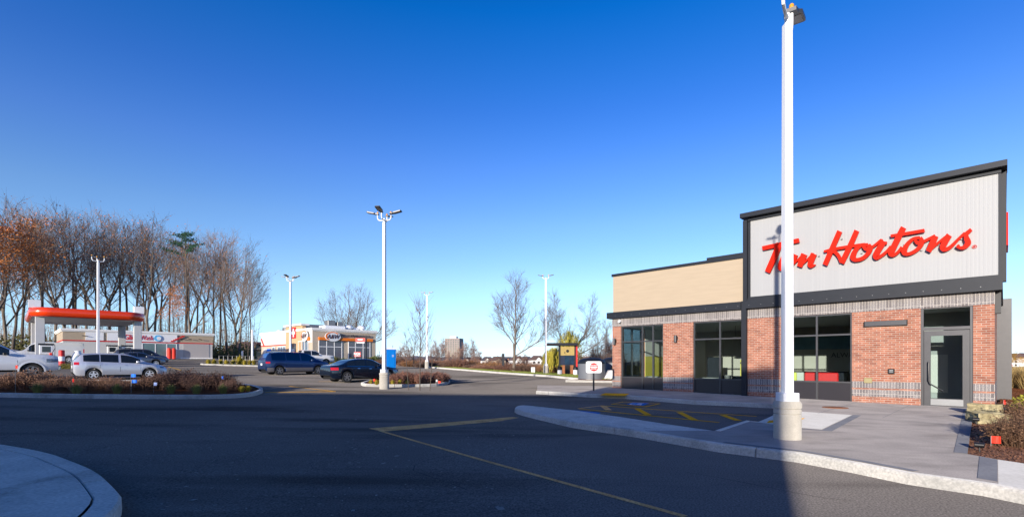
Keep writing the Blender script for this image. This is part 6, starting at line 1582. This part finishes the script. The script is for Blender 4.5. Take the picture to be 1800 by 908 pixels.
# waste drums
def drum(px, Y, r, h, label):
    x, y = ap(px, Y); z = G(x, y) + .1; o = empty('waste_drum', (x, y, z), R(10), label, 'waste drum', 'round waste drums of the drive through')
    MB().lathe([(r, 0), (r, .04), (r*.985, .05), (r, h*.72)], 40).build('body', mat('drum_grey', (.16, .17, .19), .5, 0, .1, 2), o, True)
    MB().lathe([(r + .03, h*.72), (r + .03, h*.77), (r*.9, h*.88), (r*.6, h*.97), (.1, h)], 40).build('lid', A_['dark'], o, True)
    for k, m_ in ((-.45, A_['leafyellow']), (.1, A_['flagpale']), (.35, A_['leafyellow'])):
        a = k - math.pi/2; MB().box(-.1, .1, -.01, .01, 0, .22).build('sticker', m_, o); st_ = o.children[-1] if False else bpy.data.objects[[ob.name for ob in bpy.data.objects if ob.name.startswith('sticker')][-1]]
        st_.location = (math.cos(a)*(r + .012), math.sin(a)*(r + .012), h*.42); st_.rotation_euler = (0, 0, a + math.pi/2)
    return o
drum(1040, 34.8, .95, 1.5, 'large round grey waste drum with a dark lid behind the do not enter sign'); drum(1079, 37, .95, 1.5, 'second grey waste drum mostly hidden by the brick corner of the shop')
x, y = ap(1067, 34.6); z = G(x, y) + .1; o = empty('concrete_wedge', (x, y, z), 0, 'white sloping concrete block between the two waste drums', 'block'); MB().prism([(-.3, 0), (.32, 0), (.32, .62), (.12, .62)], -.3, .3, 'y').build('block', A_['whitemetal'], o)
# do not enter sign
x, y = gp(1043.5, 686, .15); o = empty('do_not_enter_sign', (x, y, .15), R(0), 'white do not enter sign with a red disc on a dark post', 'sign')
q_ = y / FPX
MB().box(-.035, .035, -.035, .035, -.1, (686 - 632)*q_).build('post', A_['dark'], o)
def rr2(x0, x1, z0_, z1_, r): return rrect(x0, x1, z0_, z1_, r, 5)
cz = (686 - 639.5)*q_; hw_ = 13.8*q_; hh = 10.3*q_
MB().prism(rr2(-hw_, hw_, cz - hh, cz + hh, .09), -.06, -.036, 'y').build('sign_plate', A_['whitemetal'], o)
MB().prism(rr2(-hw_ + .03, hw_ + .03, cz - hh - .0, cz + hh - .0, .09), -.02, .02, 'y').build('sign_back', A_['dark'], o) if False else None
MB().lathe([(.195, -.004), (.195, .004)], 32, (0, -.066, cz), 'y').build('red_disc', A_['red2'], o)
MB().box(-.165, .165, -.078, -.0705, cz - .028, cz + .028).build('white_bar', A_['whitemetal'], o)
text('lettering', 'DO NOT', .085, A_['whitemetal'], o, (0, -.074, cz + .08), (R(90), 0, 0), .006, 'CENTER', 1, 0, .002); text('lettering', 'ENTER', .085, A_['whitemetal'], o, (0, -.074, cz - .085), (R(90), 0, 0), .006, 'CENTER', 1, 0, .002)

# ------------------------------------------------------------------ houses, tower block, hills far behind
hp = empty('house', (0, 0, 0), 0, '', 'house', 'distant houses beyond the verge')
MB().box(-6, 6, -5, 5, 0, 6).prism([(-2.4, 6), (2.4, 6), (0, 8.2)], -5.4, -4.99, 'y').build('wall', A_['white'], hp)
def gable(m_): return MB().add([(-6.4,-5.4,5.9), (6.4,-5.4,5.9), (6.4,5.4,5.9), (-6.4,5.4,5.9), (-3,0,9.6), (3,0,9.6)], [(0,1,5,4), (1,2,5), (2,3,4,5), (3,0,4), (0,3,2,1)]).add([(-2.8,-5.9,6.0), (0,-5.9,8.6), (0,0,8.6), (-2.8,0,6.0), (2.8,-5.9,6.0), (2.8,0,6.0)], [(0,1,2,3), (1,4,5,2)]).build('roof', m_, hp)
rmats = [mat('slate_roof', (.10, .09, .10), .8, 0, .1, .3), mat('brown_roof', (.16, .10, .08), .8, 0, .1, .3)]
gable(rmats[0])
for a_, b_ in ((-3.6, 1.5), (3.6, 1.5), (-3.6, 4.3), (3.6, 4.3), (0, 4.3)): MB().box(a_ - .9, a_ + .9, -5.05, -5.001, b_ - .8, b_ + .8).build('window', A_['glassdark'], hp)
MB().box(-.6, .6, -5.06, -5.001, 0, 2.2).build('door', A_['red2'], hp)
hmats = [A_['white'], mat('house_brick', (.36, .17, .11), .85, 0, .1, 1), mat('house_buff', (.42, .33, .24), .85, 0, .1, 1)]
hs_ = [(768, 330, 0, 1), (786, 300, 1, 0), (803, 330, 2, 1), (822, 310, 0, 0), (838, 300, 1, 1), (857, 300, 0, 0), (874, 290, 2, 1), (893, 300, 1, 0), (909, 280, 0, 1), (925, 290, 1, 0), (944, 270, 0, 1), (962, 285, 0, 0), (981, 270, 1, 1), (1030, 300, 2, 0), (1052, 310, 1, 1), (712, 350, 2, 0), (738, 340, 1, 1)]
first = True
wcol = {0: 'white', 1: 'red brick', 2: 'buff'}
for i, (px, Y, wm, rm) in enumerate(hs_):
    x, y = ap(px, Y); o = hp if first else copy_tree(hp); first = False
    o.location = (x, y, G(x, y) + zz(646, Y) - G(x, y)); o.location.z = min(o.location.z, -.3); o.rotation_euler = (0, 0, R(-8 + (i * 37) % 25)); o['label'] = f'distant {wcol[wm]} house beyond the verge, {nth(i if px > 760 and i < 15 else i)} of the row'
    o.scale = (.7, .7, .7)
    for c_ in o.children:
        if c_.name.startswith('wall') or c_.name.startswith('roof'):
            c_.data = c_.data.copy(); c_.data.materials[0] = hmats[wm] if c_.name.startswith('wall') else rmats[rm]
lab_ord = sorted(range(len(hs_)), key=lambda k: hs_[k][0])
hobs = [o for o in bpy.data.objects if o.name.split('.')[0] == 'house' and o.parent is None]
for rk, k in enumerate(lab_ord): hobs[k]['label'] = f'distant {wcol[hs_[k][2]]} house beyond the verge, {nth(rk)} from the left of the row'
# brown roofed house by the woodland
o = copy_tree(hp, label='brown hip roofed house seen between the woodland and the fast food building'); del o['group']
x, y = ap(440, 130); o.location = (x, y, zz(640, 130)); o.scale = (.95, .95, .62); o.rotation_euler = (0, 0, HB)
for c_ in o.children:
    if c_.name.startswith('wall'): c_.data = c_.data.copy(); c_.data.materials[0] = hmats[2]
    if c_.name.startswith('roof'): c_.data = c_.data.copy(); c_.data.materials[0] = mat('red_brown_roof', (.22, .10, .07), .8, 0, .1, .4)
# houses at the far right
for i, (px, Y, s) in enumerate(((1768, 300, .7), (1781, 320, .9), (1797, 310, .9), (1815, 330, .9))):
    o = copy_tree(hp, label=f'distant house with a brown roof beyond the far road, {nth(i)} counted from the shop corner'); x, y = ap(px, Y); o.location = (x, y, zz(644, Y)); o.scale = (s,)*3; o.rotation_euler = (0,0,R(10*i)); o['group'] = 'distant houses beyond the far road'
    for c_ in o.children:
        if c_.name.startswith('wall'): c_.data = hobs[1].children[0].data if False else c_.data
OT = orange_leafy[2].mesh('crown', mat('autumn_crown', (.5, .27, .03), .85, 0, .4, .3), 'open')
for i, (px, Y, s, yel) in enumerate(((1766, 230, .28, 0), (1774, 225, .34, 1), (1779, 240, .3, 0), (1786, 220, .42, 1), (1792, 235, .3, 0), (1800, 225, .3, 1))):
    x, y = ap(px, Y); o = empty('autumn_tree', (x, y, zz(648, Y) - .6), i, f'small {"yellow" if yel else "orange"} autumn tree by the far road, {nth(i)} counted from the shop corner', 'tree', 'autumn trees by the far road'); o.scale = (s,)*3
    p_ = bpy.data.objects.new('crown', OT); C.objects.link(p_); p_.parent = o; p2_ = bpy.data.objects.new('trunk', orange_leafy[0].mesh('trunk', A_['bark'], True)); C.objects.link(p2_); p2_.parent = o
# the far road: asphalt with pale kerbs
fr_pts = [(x_, y_) for x_, y_ in ((60, 62), (200, 62), (480, 250), (330, 330), (150, 130), (90, 95))]
structure(sheet('far_road', fr_pts, -.02, A_['asphalt'], 6))
structure(sheet('far_path', [(165, 115), (400, 260), (408, 256), (172, 111)], .06, A_['pad'], 6)); structure(sheet('far_path', [(88, 97), (120, 118), (121, 116.5), (90, 95)], .06, A_['pad'], 4))
# tower block
x, y = ap(798.5, 620); o = empty('apartment_tower', (x, y, -2), R(-12), 'tall grey brown apartment tower on the horizon', 'apartment block')
wt = 26.5*620/FPX; ht_ = (640 - 592.5)/FPX*620
MB().box(-wt/2, wt/2, -8, 8, -2, ht_).build('wall', mat('tower_wall', (.30, .25, .235), .85, 0, .05, .1), o); MB().box(-wt*.22, wt*.2, -4, 4, ht_, ht_ + 2.5).build('penthouse', A_['white'], o)
for r_ in range(12):
    for c_ in range(6):
        x_ = -wt/2 + wt*(c_ + .5)/6; z_ = 2 + (ht_ - 3)*(r_ + .4)/12
        MB().box(x_ - wt*.05, x_ + wt*.05, -8.08, -8.001, z_ - .8, z_ + .9).build('window', A_['glassblue'], o)
# low blue hill line and distant treeline
hb = MB(); rg = random.Random(5); pts = []
for k in range(200):
    px = -200 + k * 12; Y = 900; h = 5 + 7*math.exp(-((px - 745)/60)**2) + 3*rg.random() + 3*math.sin(px*.021) + (6 if px < 500 else 0); x_ = (px - HX)/FPX*Y; hb.v += [(x_, Y, -6), (x_, Y + 40, h), (x_, Y + 260, h*.8), (x_, Y + 300, -6)]
hb.f = [(4*k+j, 4*k+4+j, 4*k+5+j, 4*k+1+j) for k in range(199) for j in range(3)]
structure(hb.build('hills', mat('far_hill', (.16, .15, .17), .95, 0, .3, .02), None, 'open'))
tl = MB()
for _ in range(1900):
    px = rg.uniform(655, 1100); Y = rg.uniform(150, 245); x_, y_ = ap(px, Y); z_ = G(x_, y_); h = rg.uniform(.8, 2.4) + (2.6 if px > 1000 else 0) + (2.5 if rg.random() < .06 else 0); h *= (.45 if 830 < px < 970 else 1)
    dx = rg.gauss(0, .8); tl.tube([(x_, y_, z_), (x_ + dx*.4, y_, z_ + h*.5), (x_ + dx, y_, z_ + h)], [.09, .06, .03], 3, cap=False)
    for _k in range(3):
        s = Vector((x_ + dx*.5, y_, z_ + h*rg.uniform(.3, .9))); d = Vector((rg.gauss(0,1), rg.gauss(0,.6), rg.gauss(.8,.5)))*rg.uniform(.5, 1.2); tl.tube([s, s + d], [.05, .02], 3, cap=False)
o = tl.build('brush', mat('field_brush', (.27, .17, .12), .95, 0, .5, .05), None); tag(o, 'mass of thin brown brush in the field beyond the verge', 'brush', kind='stuff')
